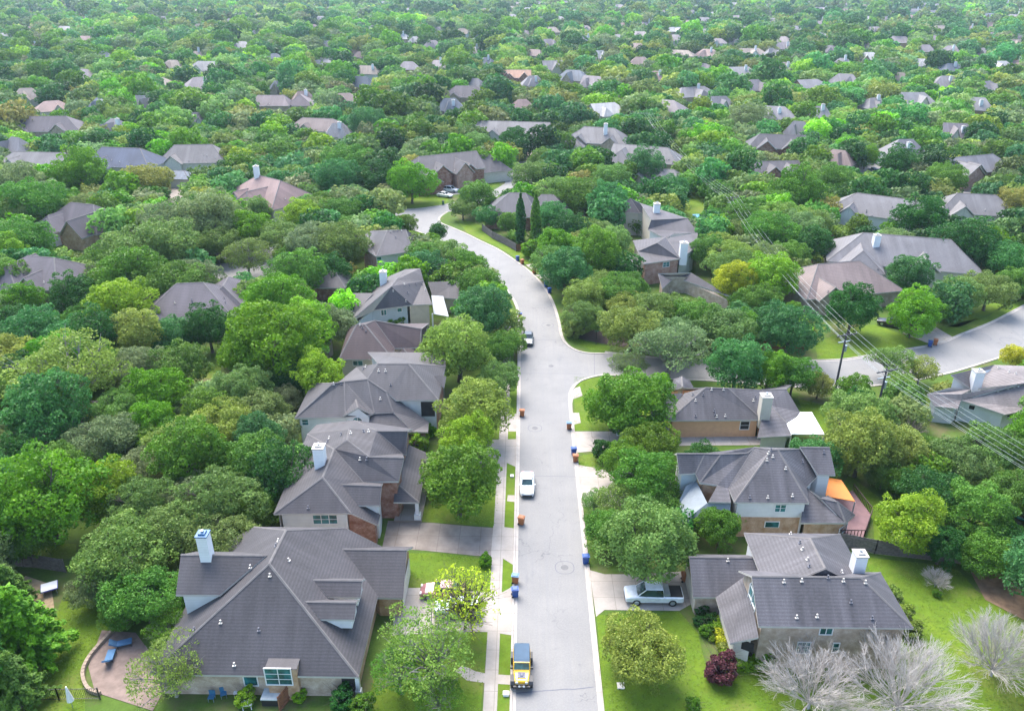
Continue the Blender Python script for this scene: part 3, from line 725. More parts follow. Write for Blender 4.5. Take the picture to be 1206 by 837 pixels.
gy = gl.y+.25
MB().poly([(gl.x+.3, gy, 2.5), (gr.x-.3, gy, 2.5), (gr.x-.3, gy, gr.z-.2), (gp.x, gy, gp.z-.25), (gl.x+.3, gy, gl.z-.2)]).poly([(gr.x-.3, gy, 2.5), (gr.x-.3, gy+3, 2.5), (gr.x-.3, gy+3, gr.z-.2), (gr.x-.3, gy, gr.z-.2)]).build('gable_wall', WALLM['white'], h3, off=off)
window(h3, 356, 494, 363, 500, 1, 2)
mb = MB(); cx_, cz_ = (gl.x+gr.x)/2, gl.z-.9
mb.v = [(cx_+.62*math.cos(t*math.pi/10), gy-.03, cz_+.55*math.sin(t*math.pi/10)) for t in range(11)]+[(cx_-.62, gy-.03, cz_-.75), (cx_+.62, gy-.03, cz_-.75)]; mb.f = [tuple(range(13))[::-1]]
aw = mb.build('arched_window', M_GLASS, h3, off=off)
m2 = MB()
for t in range(10): m2.tube((cx_+.66*math.cos(t*math.pi/10), gy-.05, cz_+.59*math.sin(t*math.pi/10)), (cx_+.66*math.cos((t+1)*math.pi/10), gy-.05, cz_+.59*math.sin((t+1)*math.pi/10)), .05, n=4)
m2.tube((cx_-.66, gy-.05, cz_), (cx_-.66, gy-.05, cz_-.8), .05, n=4).tube((cx_+.66, gy-.05, cz_), (cx_+.66, gy-.05, cz_-.8), .05, n=4).tube((cx_-.66, gy-.05, cz_-.8), (cx_+.66, gy-.05, cz_-.8), .05, n=4).tube((cx_, gy-.05, cz_+.5), (cx_, gy-.05, cz_-.8), .03, n=4).tube((cx_-.6, gy-.05, cz_), (cx_+.6, gy-.05, cz_), .03, n=4)
m2.build('frame', M_WHITE, aw, off=off)
chimney(h3, 394, 450, 426, 1.3); vents(h3, [(393, 452.5), (402, 452), (448, 470), (446, 437), (454, 437), (428, 435), (431, 432), (460, 453)])
shade_panel(h3, 496, 473, 512, 490, 'porch_shade_panel')

# H4
BR = (.062, .040, .042)
V = dict(sw=(399, 423, 4.3), se=(463, 423, 4.3), aL=(420, 382, 8), aR=(430, 382, 8), nw=Wp(-29.6, 120.5, 4.3), v=(465, 410, 4.6), r2=(441, 377, 8), r2R=(496, 387, 7), e2=(495, 409, 4.8), n2=Wp(-16.2, 122, 4.8), nn=Wp(-24, 122, 4.6),
         s1=(475, 410, 4.9), s2=(486, 424, 3.6), s3=(495, 410, 4.4), s4=(464, 424, 3.6), w1=(374, 388, 4.4), w2=(394, 388, 4.4), w3=(388, 404, 3.1), w4=(371, 403, 3.1), x1=(496.5, 388, 5.4), x2=(511, 388.5, 5.2), x3=(508, 402, 3.6), x4=(496, 402, 3.8))
Fs = [('sw se aR aL', 'cream'), ('sw aL nw', 'cream'), ('aR se v r2', 'cream'), ('r2 v e2 r2R', 'tan'), ('r2 r2R n2 nn', 'tan'), ('aL aR r2 nn nw', 'cream'), ('s4 s2 s1', 'cream'), ('s1 s2 s3', 'tan'), ('w1 w4 w3 w2', 'tan'), ('r2R e2 n2', 'tan'), ('x1 x4 x3 x2', 'tan')]
h4 = house('brown_roofed_house', 'cream house with dark plum-brown hipped roof and white chimney at its left', V, Fs, BR, 'plum_brown_shingle', landmark='plum-brown roofed house')
window(h4, 416, 425, 427, 430, 2, 1)
off = BV[h4.name][1]
chimney(h4, 401, 389, 370, 1.2); vents(h4, [(427, 386), (431, 390), (424, 383), (382, 393)])

# H5
V = dict(sw=(412, 378, 4.6), s2=(440, 365, 4.6), sa=(486, 359, 4.6), ap=(461, 337, 8), rt=(467, 329, 8.2), rn=(478, 317, 8.2), fr=(495, 316, 8.0), e1=(503, 332, 7.0), e2=(509, 358, 4.6), nw=(440, 338, 4.6), nt=(456, 326, 6.2),
         w1=(413, 345, 6.0), w2=(440, 345, 6.2), w3=(418, 369, 4.1), w4=(412, 370, 4.0), g1=(504, 332, 5.2), g2=(541, 331, 5.0), g3=(541, 352, 3.0), g4=(510, 350, 3.3), p1=(508, 348, 4.0), p2=(522, 349, 3.9), p3=(528.5, 373, 2.7), p4=(511, 370, 2.9), k=(499, 331, 6.6))
Fs = [('sw s2 sa ap', 'blue'), ('sw ap rt rn nt nw', 'blue'), ('ap sa e2 k rt', 'tan'), ('rt k fr rn', 'tan'), ('w1 w4 w3 w2', 'blue'), ('g1 g4 g3 g2', 'tan')]
h5 = house('tan_house', 'pale blue and tan two-storey house with white metal side porch roof', V, Fs, (.08, .072, .075), 'grey_brown_shingle', landmark='tan and pale blue house')
off = BV[h5.name][1]
MB().poly([V3(V[k])+Vector((0, 0, .05)) for k in ('p1', 'p4', 'p3', 'p2')]).build('porch_roof', plain('white_metal_roof', (.34, .36, .37), .75), h5, off=off)
window(h5, 449, 365, 455, 371, 2, 1); window(h5, 468, 363, 473, 367, 1, 1)
vents(h5, [(463, 343), (470, 352), (476, 335), (482, 336), (490, 335), (497, 335), (501, 341), (480, 345), (478, 355)])
chimney(h5, 452, 334, 320, 1.2)
for q in ('p3', 'p4'):
    p = V3(V[q]); MB().quadbox((p.x-.3, p.y+.3, 0), .25, .25, p.z).build('porch_post', M_WHITE, h5, off=off)

# H6
V = dict(sw=(443, 302, 5.2), se=(486, 296, 5.2), aL=(456, 272, 8.3), aR=(478, 270.5, 8.3), ne=(490, 278, 5.2), w1=(425, 290, 4.8), w2=(431, 273, 5.2), w3=(440, 271.5, 6.2), nn=Wp(-27, 172, 5.2))
Fs = [('sw se aR aL', 'pale'), ('sw aL w3 w2 w1', 'pink'), ('aR se ne', 'pale'), ('aL aR ne nn w3', 'pale')]
h6 = house('hip_roofed_house', 'pale house with dark hipped roof half hidden by oak near the street junction', V, Fs, (.065, .06, .07), 'slate_grey_shingle', landmark='hipped house by the street junction')
window(h6, 444, 303, 449, 309, 1, 2); window(h6, 452, 317, 460, 324, 1, 1)
vents(h6, [(460, 273), (464, 272.5), (468, 272), (473, 272), (466, 280)])
V, Fs = blocks(((-41.5, 143.5, -35, 150.5, 2.8, 4.9), dict(axis='x', i0=3, i1=2.5, wall='brick')))
house('small_hip_roofed_house', 'small low red brick outbuilding with grey hipped roof behind the tan house', V, Fs, (.13, .12, .12), 'grey_brown_shingle', landmark=None)
# pergola and deck beside H4/H5
def pergola(px, py, w, d, h, label):
    x, y = P(px, py); r = empty('pergola', (x, y, 0), 0, label, 'pergola')
    MB().quadbox((0, 0, h), w, d, .12).build('pergola_roof', M_CREAM, r)
    for a in (-1, 1):
        for b in (-1, 1): MB().quadbox((a*(w/2-.2), b*(d/2-.2), 0), .18, .18, h-.001).build('post', M_WOODR, r)
    mb = MB()
    for k in range(9): mb.quadbox((-w/2+.3+k*(w-.6)/8, -d/2-.1, .9), .07, .07, 1.0)
    mb.quadbox((0, -d/2-.1, 1.9), w, .1, .1); mb.build('railing', M_WOODR, r)
pergola(402, 385, 5.0, 3.4, 3.2, 'small cream-roofed pergola on a reddish wooden deck behind plum-brown house')

# R1
V, Fs = blocks(((16.9, 59.7, 24.5, 66.1, 2.7, 5.05), dict(axis='x', i0=0, i1=0, wall='stone')),
               ((21.2, 53.1, 35.0, 60.4, 5.5, 8.05), dict(axis='x', i0=0, i1=3.8, wall='stone')),
               ((23.2, 57.5, 33.2, 66.3, 5.45, 8.35), dict(axis='y', i0=.1, i1=4.4, wall='white')))
V.update(pa=(843, 703, 2.8), pb=(860, 757, 2.8), pc=(893.5, 750, 4.7), pd=(880, 676, 4.9)); Fs += [('pa pb pc pd', 'pale')]
R1C = (.082, .077, .085)
r1 = house('stone_house', 'pale stone house with streaked grey roof, arched west window and white chimney, lower right', V, Fs, R1C, 'streaked_grey_shingle', landmark='stone house at lower right')
off = BV[r1.name][1]
window(r1, 966, 738, 980, 746, 2, 1); window(r1, 939, 756, 953, 768, 3, 3); window(r1, 981, 757, 987, 767, 1, 2)
shade_panel(r1, 873, 755, 888, 766, 'porch_shade_panel')
chimney(r1, 1008, 674, 652, 1.1)
vents(r1, [(923, 685), (944, 684), (993, 684), (1019, 686), (962, 726), (938, 727), (1002, 709), (942, 639), (945, 647), (951, 659), (953, 667), (857, 660), (931, 629), (991, 674), (975, 680), (1027, 728)])
mb = MB().poly([(21.62, 55.6, 3.6), (21.62, 57.8, 3.6), (21.62, 57.8, 6.2), (21.62, 57.3, 6.8), (21.62, 56.7, 7.05), (21.62, 56.1, 6.8), (21.62, 55.6, 6.2)])
aw = mb.build('arched_window', M_GLASS, r1, off=off)
fr = MB()
for a, b in (((55.6, 3.6), (55.6, 6.2)), ((57.8, 3.6), (57.8, 6.2)), ((56.7, 3.6), (56.7, 7)), ((55.6, 5.0), (57.8, 5.0)), ((55.6, 6.2), (57.8, 6.2)), ((55.6, 6.2), (56.1, 6.8)), ((56.1, 6.8), (56.7, 7.05)), ((56.7, 7.05), (57.3, 6.8)), ((57.3, 6.8), (57.8, 6.2)), ((55.6, 3.6), (57.8, 3.6))):
    fr.tube((21.58, *a), (21.58, *b), .05, n=4)
fr.build('frame', M_WHITE, aw, off=off)
MB().quadbox((17.33, 62.9, .05), .06, 5.0, 2.2).build('garage_door', M_CREAM, r1, off=off)

# R2
V = dict(aL=(909, 529, 8.8), aR=(916, 529, 8.8), sw=(865, 591, 5.1), se=(953, 592, 5.1), w2=(858, 575, 5.2), b=(889, 526, 8.5), e1=(950, 573, 5.2), e2=(963, 560, 5.3), e3=(944, 528, 7.6),
         l1=(797, 533.5, 7.8), l2=(830, 533.5, 7.8), l3=(819, 557, 6.0), l4=(800, 558, 6.0), m1=(849, 534, 7.9), m2=(824, 568, 5.3), m3=(880, 533, 8.0), m4=(861, 591, 4.7), m5=(834, 591, 4.6), m6=(845, 571, 5.4),
         n1=Wp(18.4, 81.4, 5.3), n2=Wp(33.5, 81.4, 5.3), n3=Wp(35, 81.4, 5.6), k1=(942, 526, 8.0), k2=(977, 526.4, 8.0), k3=(984, 559, 6.0), k4=(963.5, 558.5, 6.0),
         s1=(967, 586, 4.6), s2=(986, 590, 4.6), s3=(1007, 606, 3.0), s4=(996, 615.4, 3.0), s5=(943, 615.4, 3.0), s6=(948, 572, 4.9), s7=(975, 583, 3.6))
Fs = [('sw se aR aL', 'white'), ('aL sw w2 b', 'white'), ('aR se e1 e2 e3', 'white'), ('l1 l4 l3 l2', 'blue'), ('l2 l3 m2 m1', 'tanbrick'), ('m1 m2 m6 m5 m4 w2 b m3', 'tanbrick'), ('l1 l2 m1 m3 b n2 n1', 'white'), ('b aL aR e3 n2', 'white'),
      ('k1 k4 k3 k2', 'white'), ('k1 k2 n3 n2', 'white'), ('s6 s5 s4 s2 s1', 'tanbrick'), ('s2 s4 s3', 'tanbrick'), ('s1 s2 s3 s7', 'tanbrick')]
r2 = house('two_storey_house', 'two-storey house with white siding over tan brick, orange awning at its back', V, Fs, (.082, .077, .085), 'streaked_grey_shingle', landmark='white-sided house with the orange awning')
off = BV[r2.name][1]
p = [V3((x, y, z)) for x, y, z in ((808, 572, 4.5), (820, 566, 4.6), (833, 592, 4.4), (802, 616, 2.7), (795, 600, 2.7), (861, 592, 4.4), (858, 614, 2.7))]
mb = MB().poly([p[0], p[4], p[3], p[2], p[1]]).poly([p[2], p[3], p[6], p[5]])
mb.build('metal_porch_roof', plain('bluish_metal_roof', (.20, .23, .25), .75, 0, var=.06), r2, off=off)
for q in (3, 4, 6): MB().quadbox((p[q].x+.3, p[q].y+.3, 0), .2, .2, p[q].z-.1).build('porch_post', M_WHITE, r2, off=off)
loc_, nor_, _, _ = hit(r2, 905, 600)
if loc_ is not None:
    xa, xb = P3(866, 592, 5.1).x+.45, P3(952, 592, 5.1).x-.42
    MB().quadbox(((xa+xb)/2, loc_.y+.02, 0), xb-xa, .12, 2.75).build('brick_wall', WALLM['tanbrick'], r2, off=off)
window(r2, 913, 594, 925, 602, 2, 2); MB().quadbox((P3(911, 620, 1.9).x, loc_.y-.07, 1.35), 1.7, .06, .85).build('window', M_WHITE, r2, off=off); MB().quadbox((P3(911, 620, 1.9).x, loc_.y-.11, 1.43), 1.5, .04, .7).build('window_pane', M_GLASS, r2, off=off); window(r2, 1000-11, 620, 996, 626, 1, 1)
chimney(r2, 936, 525, 499, 1.3); vents(r2, [(905, 534), (910, 538), (903, 542), (908, 530), (925, 552), (904, 586), (883, 586), (933, 584), (848, 529), (842, 522), (945, 544), (970, 533), (921, 523)])
aw = [P3(964, 560, 3.1), P3(991, 565, 3.0), P3(1007, 590, 2.7), P3(973, 584, 2.8)]
ar = empty('awning', (aw[3].x, aw[3].y, 0), 0, 'bright orange flat awning over the deck behind white-sided house', 'awning')
o2 = Vector((aw[3].x, aw[3].y, 0))
meshobj('awning_sheet', aw+[q-Vector((0, 0, .08)) for q in aw], [(3, 2, 1, 0), (4, 5, 6, 7), (0, 1, 5, 4), (1, 2, 6, 5), (2, 3, 7, 6), (3, 0, 4, 7)], plain('orange_canvas', (.62, .20, .035), .7, var=.04), ar, off=o2)
for q in aw: MB().quadbox((q.x, q.y, 0), .12, .12, q.z-.09).build('awning_post', M_TRIM, ar, off=o2)
dk = [P(973, 590), P(1003, 582), P(1025, 611), P(1016, 637), P(988, 637)]
dr_ = empty('deck', (dk[0][0], dk[0][1], 0), 0, 'raised mauve-painted deck with dark railing behind white-sided house', 'deck'); o2 = Vector((*dk[0], 0)); n = len(dk)
meshobj('deck_floor', [(x, y, .6) for x, y in dk]+[(x, y, .0) for x, y in dk], [tuple(range(n))[::-1]]+[(i, (i+1) % n, n+(i+1) % n, n+i) for i in range(n)], plain('mauve_deck_paint', (.20, .115, .12), .8, var=.1), dr_, off=o2)
mb = MB()
for i in range(1, n-1):
    a, b = Vector((*dk[i], .6)), Vector((*dk[i+1], .6)); L = (b-a).length; k = int(L/.35)
    for j in range(k+1): q = a+(b-a)*j/k; mb.quadbox(q, .06, .06, .9)
    mb.tube(a+Vector((0, 0, .95)), b+Vector((0, 0, .95)), .06, n=4)
mb.build('railing', plain('dark_rail', (.06, .03, .03), .7), dr_, off=o2)

# R3
V = dict(sw=(787, 495, 3.0), se=(898, 494, 3.0), aR=(858, 457, 5.9), aL=(831, 456, 5.9), w1=(782, 489, 3.0), w2=(806, 463, 4.8), ne=Wp(34.5, 102.5, 3.0), nw=Wp(19, 102.5, 3.0),
         e1=(906, 477, 4.0), e2=(897, 459, 5.2), f1=(926, 458, 5.2), f2=(942, 485, 3.2), f3=(932, 503, 2.7), f4=(931, 513, 2.5), f5=(892, 515, 2.5), f6=(897, 492, 3.3), nf=Wp(40, 104, 3.2),
         l1=(782, 464, 4.9), l2=(804, 463, 4.9), l3=(785, 487, 3.1), l4=(778, 470, 4.2), d1=(767, 484, 2.9), d2=(778, 482, 3.3), d3=(788, 505, 2.6), d4=(777, 512, 2.4), d5=(767, 505, 2.4),
         c1=(790, 460, 3.4), c2=(793, 446, 4.4), c3=(803, 443, 5.2), c4=(812, 447, 4.4), c5=(818, 458, 3.7), c6=(804, 455, 5.2))
Fs = [('sw se aR aL', 'peach'), ('aL sw w1 w2', 'peach'), ('aR se e1 e2', 'peach'), ('aL aR ne nw', 'peach'), ('aR e2 f1 nf ne', 'peach'), ('e2 f1 f2 f3 e1', 'pale'), ('e1 f3 f4 f5 f6', 'pale'), ('l1 w1 l3 l2', 'tan'),
      ('d1 d5 d4 d3 d2', None), ('c3 c2 c1 c6', 'tan'), ('c3 c6 c5 c4', 'tan')]
r3 = house('peach_house', 'low peach stucco house with streaked grey roof and cream chimney', V, Fs, (.082, .077, .085), 'streaked_grey_shingle', landmark='peach stucco house')
off = BV[r3.name][1]
window(r3, 872, 496, 882, 505, 1, 2, dark=True); chimney(r3, 899, 490, 466, 1.4, mat=WALLM['cream'])
vents(r3, [(816, 465), (828, 465), (819, 472), (838, 459), (852, 459), (841, 484), (844, 491), (854, 490), (819, 490), (842, 488), (890, 468), (887, 472)])
pc = [P3(920.5, 485, 3.15), P3(956, 485, 3.1), P3(971, 511, 2.7), P3(932, 510.5, 2.75)]
pr = empty('patio_cover', (pc[3].x, pc[3].y, 0), 0, 'flat bright white patio cover behind the peach house', 'patio cover'); o2 = Vector((pc[3].x, pc[3].y, 0))
meshobj('cover_roof', pc+[q-Vector((0, 0, .15)) for q in pc], [(3, 2, 1, 0), (4, 5, 6, 7), (0, 1, 5, 4), (1, 2, 6, 5), (2, 3, 7, 6), (3, 0, 4, 7)], plain('bright_white_metal', (.80, .82, .84), .35, var=.03), pr, off=o2)
for q in pc: MB().quadbox((q.x, q.y, 0), .14, .14, q.z-.16).build('post', M_CREAM, pr, off=o2)

# RR right edge
V = dict(a=(1120, 441, 5.5), b=(1171, 429.5, 5.4), b2=(1215, 431, 5.4), c=(1198, 452, 5.4), d=(1144, 458, 3.2), e=(1133, 464, 4.2), g=(1215, 450, 5.2), i=(1215, 482, 2.9), j=(1183.5, 488, 2.9), k=(1169, 483, 3.0), l=(1132, 471, 3.5),
         m=(1092, 463.5, 4.0), n=(1118, 456.5, 4.3), o=(1128, 481, 2.8), q=(1101, 478, 2.8))
Fs = [('a d c g b2 b', 'white'), ('e l k j i g c', 'white'), ('n m q o l e d', 'white')]
rr = house('white_walled_house', 'white-walled house with pale grey-brown roof and leaning white chimney at right edge', V, Fs, (.20, .175, .17), 'pale_brown_shingle', landmark='white house at the right edge')
chimney(rr, 1146, 460, 437, 1.3); vents(rr, [(1175, 461), (1182, 459), (1187, 458), (1194, 456), (1188, 438), (1196, 440), (1176, 433)])
window(rr, 1141, 477, 1148, 482, 1, 1, dark=True); window(rr, 1186, 487, 1191, 490, 1, 1, dark=True)

# C house
V = dict(a=(742.6, 233.5, 8.6), b=(715, 248.7, 5.8), c=(754, 251, 5.8), d=(783, 256, 5.8), e=(754, 239, 8.0), c2=(757, 250, 6.2), f=(767, 259, 7.6), g=(809.6, 257, 7.6), h=(822, 274, 5.6), i=(784, 281, 5.4), j=(763, 270, 5.8), k=(794, 275, 5.6),
         l=(774, 286, 7.2), m=(801.5, 304.6, 5.0), n=(758, 310.7, 4.9), o=(751, 296, 5.2), p=(784, 279, 6.8), q=(820, 291, 5.2), r=(822, 276, 6.0), t=(814, 321, 4.2), u=(860, 349, 2.8), v=(795, 326, 2.8), w=(775, 322, 4.0), x=(780, 340, 2.8),
         y=(735, 250, 5.8), ll=(745, 283, 4.8), z1=(733, 312, 3.4), z2=(744, 300, 4.4), z3=(756, 318, 2.9))
Fs = [('a b y c', 'cream'), ('a c d e', 'cream'), ('f j i k h g', 'white'), ('l o n m', 'pink'), ('l m p', 'white'), ('l p ll o', 'cream'), ('i q r h', 'white'), ('t w x v u', 'stone'), ('z2 z1 z3 n', None), ('e d g f', 'cream'), ('p m q i', 'white')]
ch = house('long_gabled_house', 'rambling two-storey house with dark grey gables and two white chimneys, right of the bend', V, Fs, (.085, .08, .09), 'slate_grey_shingle', landmark='rambling gabled house right of the bend')
chimney(ch, 804, 303, 286, 1.5); chimney(ch, 773, 250, 240, 1.4)
window(ch, 781, 309, 788, 314, 2, 2); window(ch, 787, 321, 796, 325, 2, 1); window(ch, 770, 271, 775, 275, 1, 2)

# ------------------------------------------------ middle-distance houses from hipped blocks
def mid(name, label, px, py, rot, bl, col, rn, landmark=None, chim=None, wins=(), vent=0, group='houses of the neighbourhood'):
    """bl: (x0,y0,x1,y1,ze,zr,axis,i0,i1,wall) in the house's own frame; px,py locate its origin on the ground"""
    g_ = sum(col)/3; col = tuple((c*.9+g_*.1)*.70 for c in col); rn = rn+'_worn'
    gx, gy = P(px, py); V, Fc = {}, []; rq = random.Random(label); bl = list(bl); b0 = bl[0]
    if b0[2]-b0[0] > 15:
        for k in range(rq.choice((1, 2))):
            q = b0[0]+(b0[2]-b0[0])*(.28+.42*k+rq.uniform(-.08, .08)); hw_ = rq.uniform(2.2, 3.4); ze_ = b0[4]+.02+.01*k
            bl.append((q-hw_, b0[1]-rq.uniform(.8, 2.2), q+hw_, (b0[1]+b0[3])/2, ze_, min(b0[5]-.5-.1*k, ze_+hw_*.85), 'y', 0, 0, b0[9]))
    for i, b in enumerate(bl):
        v, f = rect('b%d' % i, gx+b[0], gy+b[1], gx+b[2], gy+b[3], b[4], b[5], axis=b[6], i0=b[7], i1=b[8], wall=b[9], rot=math.radians(rot), cx=gx, cy=gy)
        V.update(v); Fc += f
    h = house(name, label, V, Fc, col, rn, landmark=landmark, group=group)
    if chim: chimney(h, *chim, 1.3)
    for w in wins: window(h, *w)
    hx = HULLS[-1][0]; cxm = sum(p[0] for p in hx)/len(hx); cym = sum(p[1] for p in hx)/len(hx)
    vents(h, [(cxm+(rq.choice(hx)[0]-cxm)*rq.uniform(.1, .6), cym+(rq.choice(hx)[1]-cym)*rq.uniform(0, .5)) for _ in range(6)])
    return h
GREY = (.12, .112, .12); LG = (.19, .178, .18); SL = (.085, .08, .095)
mid('purple_roofed_house', 'brick house with purple-grey roof and window dormer, upper left behind oak crowns', 106, 279, -18,
    [(-10, -6, 9, 7, 3.2, 8.2, 'x', 6, 6, 'tanbrick'), (1, -9.5, 8, 2, 3.2, 7.0, 'y', 0, 0, 'tanbrick'), (-8.5, -9, -1, 1, 3.4, 6.6, 'y', 3, 0, 'white')], (.10, .085, .105), 'purple_grey_shingle', 'purple-grey roofed brick house', wins=[(143, 249, 151, 258, 2, 2)])
mid('stone_gabled_house', 'pale stone house with purple-grey roof and blue window, at left edge', 64, 352, -12,
    [(-9, -7, 8, 6, 5.0, 9.0, 'x', 6, 5, 'stone'), (-8, -9, 1, 2, 5.0, 8.6, 'y', 4, 0, 'stone')], (.10, .085, .105), 'purple_grey_shingle', 'pale stone house at left', wins=[(50, 323, 57, 331, 2, 1)])
mid('hip_roofed_house', 'low house with purplish hipped roof and white skylight, left of centre', 237, 382, 8,
    [(-9.5, -7, 8, 8, 3.2, 8.0, 'x', 6.5, 6.5, 'stone'), (0, -2, 9, 11, 3.3, 6.6, 'y', 4, 4, 'stone')], (.10, .085, .105), 'purple_grey_shingle', 'skylight house left of centre')
mid('pink_roofed_house', 'house with pinkish-brown tiled roof, dormers and pale garage door', 322, 247, -38,
    [(-12, -8, 11, 8, 3.4, 8.8, 'x', 7, 6, 'pale'), (-2, -12, 7, 2, 3.2, 7.2, 'y', 3, 0, 'pale')], (.27, .165, .15), 'pinkish_brown_shingle', 'pinkish-roofed house', chim=(303, 208, 196))
mid('brick_and_siding_house', 'two-storey brick house with dormer gables and grey roof near the junction', 528, 218, 28,
    [(-12, -6, 10, 7, 5.4, 9.4, 'x', 3, 0, 'brick'), (-13, -9, -5, 4, 3.4, 6.6, 'y', 0, 0, 'brick'), (-1, -9, 5, 2, 5.2, 8.4, 'y', 0, 0, 'pink'), (8, -4, 20, 8, 3.4, 7.6, 'x', 0, 5, 'pale')], (.10, .09, .10), 'grey_brown_shingle', 'two-storey brick house near the junction', chim=(526, 172, 154), wins=[(531, 190, 535, 197, 1, 2), (527, 190, 530, 197, 1, 2)])
mid('low_brick_house', 'red brick house with wide dark hipped roof behind the curving fence', 614, 262, -5,
    [(-9, -7, 5, 7, 3.4, 7.8, 'x', 6, 4, 'brick'), (2, -4, 13, 8, 3.4, 7.0, 'x', 3, 5, 'stone')], SL, 'slate_grey_shingle', 'red brick house behind the curving fence')
mid('grey_gabled_house', 'house with plain wide grey gable roof behind the cul-de-sac', 604, 172, -8, [(-14, -7, 14, 7, 4.5, 9, 'x', 0, 0, 'pale')], LG, 'light_grey_shingle', 'grey gabled house behind the cul-de-sac')
mid('grey_roofed_house', 'sprawling light grey hipped house with chimney, centre-right distance', 712, 180, -18,
    [(-14, -6, 9, 7, 4.2, 8.8, 'x', 6, 6, 'stone'), (-16, -11, -5, 2, 3.4, 7, 'y', 4, 0, 'stone')], LG, 'light_grey_shingle', 'sprawling light grey hipped house', chim=(713, 157, 146))
mid('grey_roofed_house', 'pale grey gabled house beside the round dark oak, centre-right distance', 759, 201, -22,
    [(-11, -6, 12, 6, 4.0, 8, 'x', 0, 5, 'stone'), (-11, -10, -2, 2, 3.6, 7.4, 'y', 4, 0, 'stone')], LG, 'light_grey_shingle', 'pale gabled house beside the round oak')
mid('grey_roofed_house', 'low light grey roof seen over oak crowns in front of the gabled house', 772, 222, -20, [(-8, -4, 8, 5, 3.2, 6, 'x', 3, 3, 'stone')], LG, 'light_grey_shingle')
mid('long_low_house', 'long house with pinkish front roof and grey rear roof, right side', 1000, 346, 14,
    [(-15, -8, 6, 6, 3.2, 7.4, 'x', 6, 6, 'stone')], (.22, .16, .145), 'pinkish_grey_shingle', 'long pinkish-roofed house on the right')
mid('long_grey_house', 'long light grey hipped house with white chimney, right side behind pinkish roof', 1050, 322, -16,
    [(-14, -6, 16, 8, 3.4, 8.2, 'x', 7, 6, 'pale'), (-12, -11, -3, 2, 3.2, 6.6, 'y', 4, 0, 'pale')], (.20, .19, .20), 'cool_grey_shingle', 'long light grey house on the right', chim=(1031, 288, 277))
mid('grey_roofed_house', 'grey gable-roofed house with white end wall, right distance above lawn', 1022, 264, -32,
    [(-10, -5.5, 12, 6, 3.6, 7.6, 'x', 6, 0, 'white')], (.19, .18, .195), 'cool_grey_shingle', 'grey house with the white end wall')
mid('grey_roofed_house', 'light grey roof showing between dark oaks near the right edge', 1140, 262, -12, [(-9, -5, 10, 6, 3.4, 7.4, 'x', 5, 5, 'pale')], LG, 'light_grey_shingle', 'light grey roof among the dark oaks')
mid('brick_gabled_house', 'house with brick gable and driveway near the right edge, grey roof', 1143, 214, 20, [(-12, -5, 12, 6, 4, 8, 'x', 0, 5, 'pink'), (-13, -9, -4, 3, 3.6, 7.4, 'y', 0, 0, 'pink')], (.19, .18, .19), 'cool_grey_shingle', 'brick gabled house near the right edge', chim=(1160, 182, 174))
mid('grey_roofed_house', 'two-level grey roofed house with red brick end, right of the power lines', 912, 190, -10, [(-10, -5, 9, 6, 5.2, 9, 'x', 4, 0, 'brick')], SL, 'slate_grey_shingle', 'grey house with red brick end')
mid('grey_roofed_house', 'lower grey roofed wing-like house in front of the red brick end', 920, 212, 8, [(-12, -5, 8, 5, 3, 6, 'x', 3, 0, 'brick'), (-3, -8, 4, 0, 3, 5.6, 'y', 3, 0, 'brick')], GREY, 'grey_brown_shingle')
mid('blue_roofed_house', 'pale house with conspicuous dark blue hipped roof, upper left', 150, 207, -8, [(-11, -6, 12, 7, 4.0, 8.8, 'x', 4, 6, 'pale')], (.06, .085, .15), 'blue_shingle', 'dark blue hipped roof')
mid('blue_roofed_house', 'small low blue-grey roof between two pale driveways, upper left', 208, 219, -5, [(-6, -3, 6, 4, 2.8, 4.6, 'x', 3, 3, 'pale')], (.12, .15, .20), 'blue_grey_shingle')
mid('grey_roofed_house', 'light grey roofed house partly behind the tall dark tree, left', 50, 206, -5, [(-13, -5, 13, 6, 3.6, 7.2, 'x', 5, 4, 'pale')], LG, 'light_grey_shingle')
mid('grey_roofed_house', 'light grey-brown hipped house right of the dark blue roof', 229, 200, 5, [(-10, -6, 12, 6, 3.4, 8.2, 'x', 5, 5, 'pale')], (.21, .19, .185), 'pale_brown_shingle', 'grey-brown hipped house right of blue roof')
mid('grey_roofed_house', 'purple-grey hipped roof alone among oaks, upper left', 62, 163, 4, [(-14, -6, 14, 7, 3.6, 8.4, 'x', 6, 7, 'stone')], (.13, .11, .125), 'purple_grey_shingle', 'lone purple-grey hipped roof')
mid('brown_roofed_house', 'brown-purple roofed house with windowed pale front, upper left centre', 322, 135, 3, [(-12, -6, 9, 6, 4.6, 8.6, 'x', 6, 3, 'stone'), (6, -2, 19, 10, 4, 8.4, 'y', 5, 5, 'stone')], (.20, .15, .16), 'mauve_shingle', 'brown-purple roofed house')
mid('pinkish_roofed_house', 'pinkish-brown roofed house between oaks, upper centre left', 380, 163, -12, [(-13, -5, 11, 6, 3.6, 7.6, 'x', 5, 6, 'pale')], (.26, .19, .18), 'pinkish_grey_shingle', 'pinkish-brown roofed house')
mid('grey_roofed_house', 'dark hipped house above the small green lawn, upper centre', 549, 122, -3, [(-12, -6, 12, 7, 3.6, 8.4, 'x', 7, 7, 'stone')], (.15, .135, .155), 'purple_grey_shingle', 'dark hipped house above the small lawn')
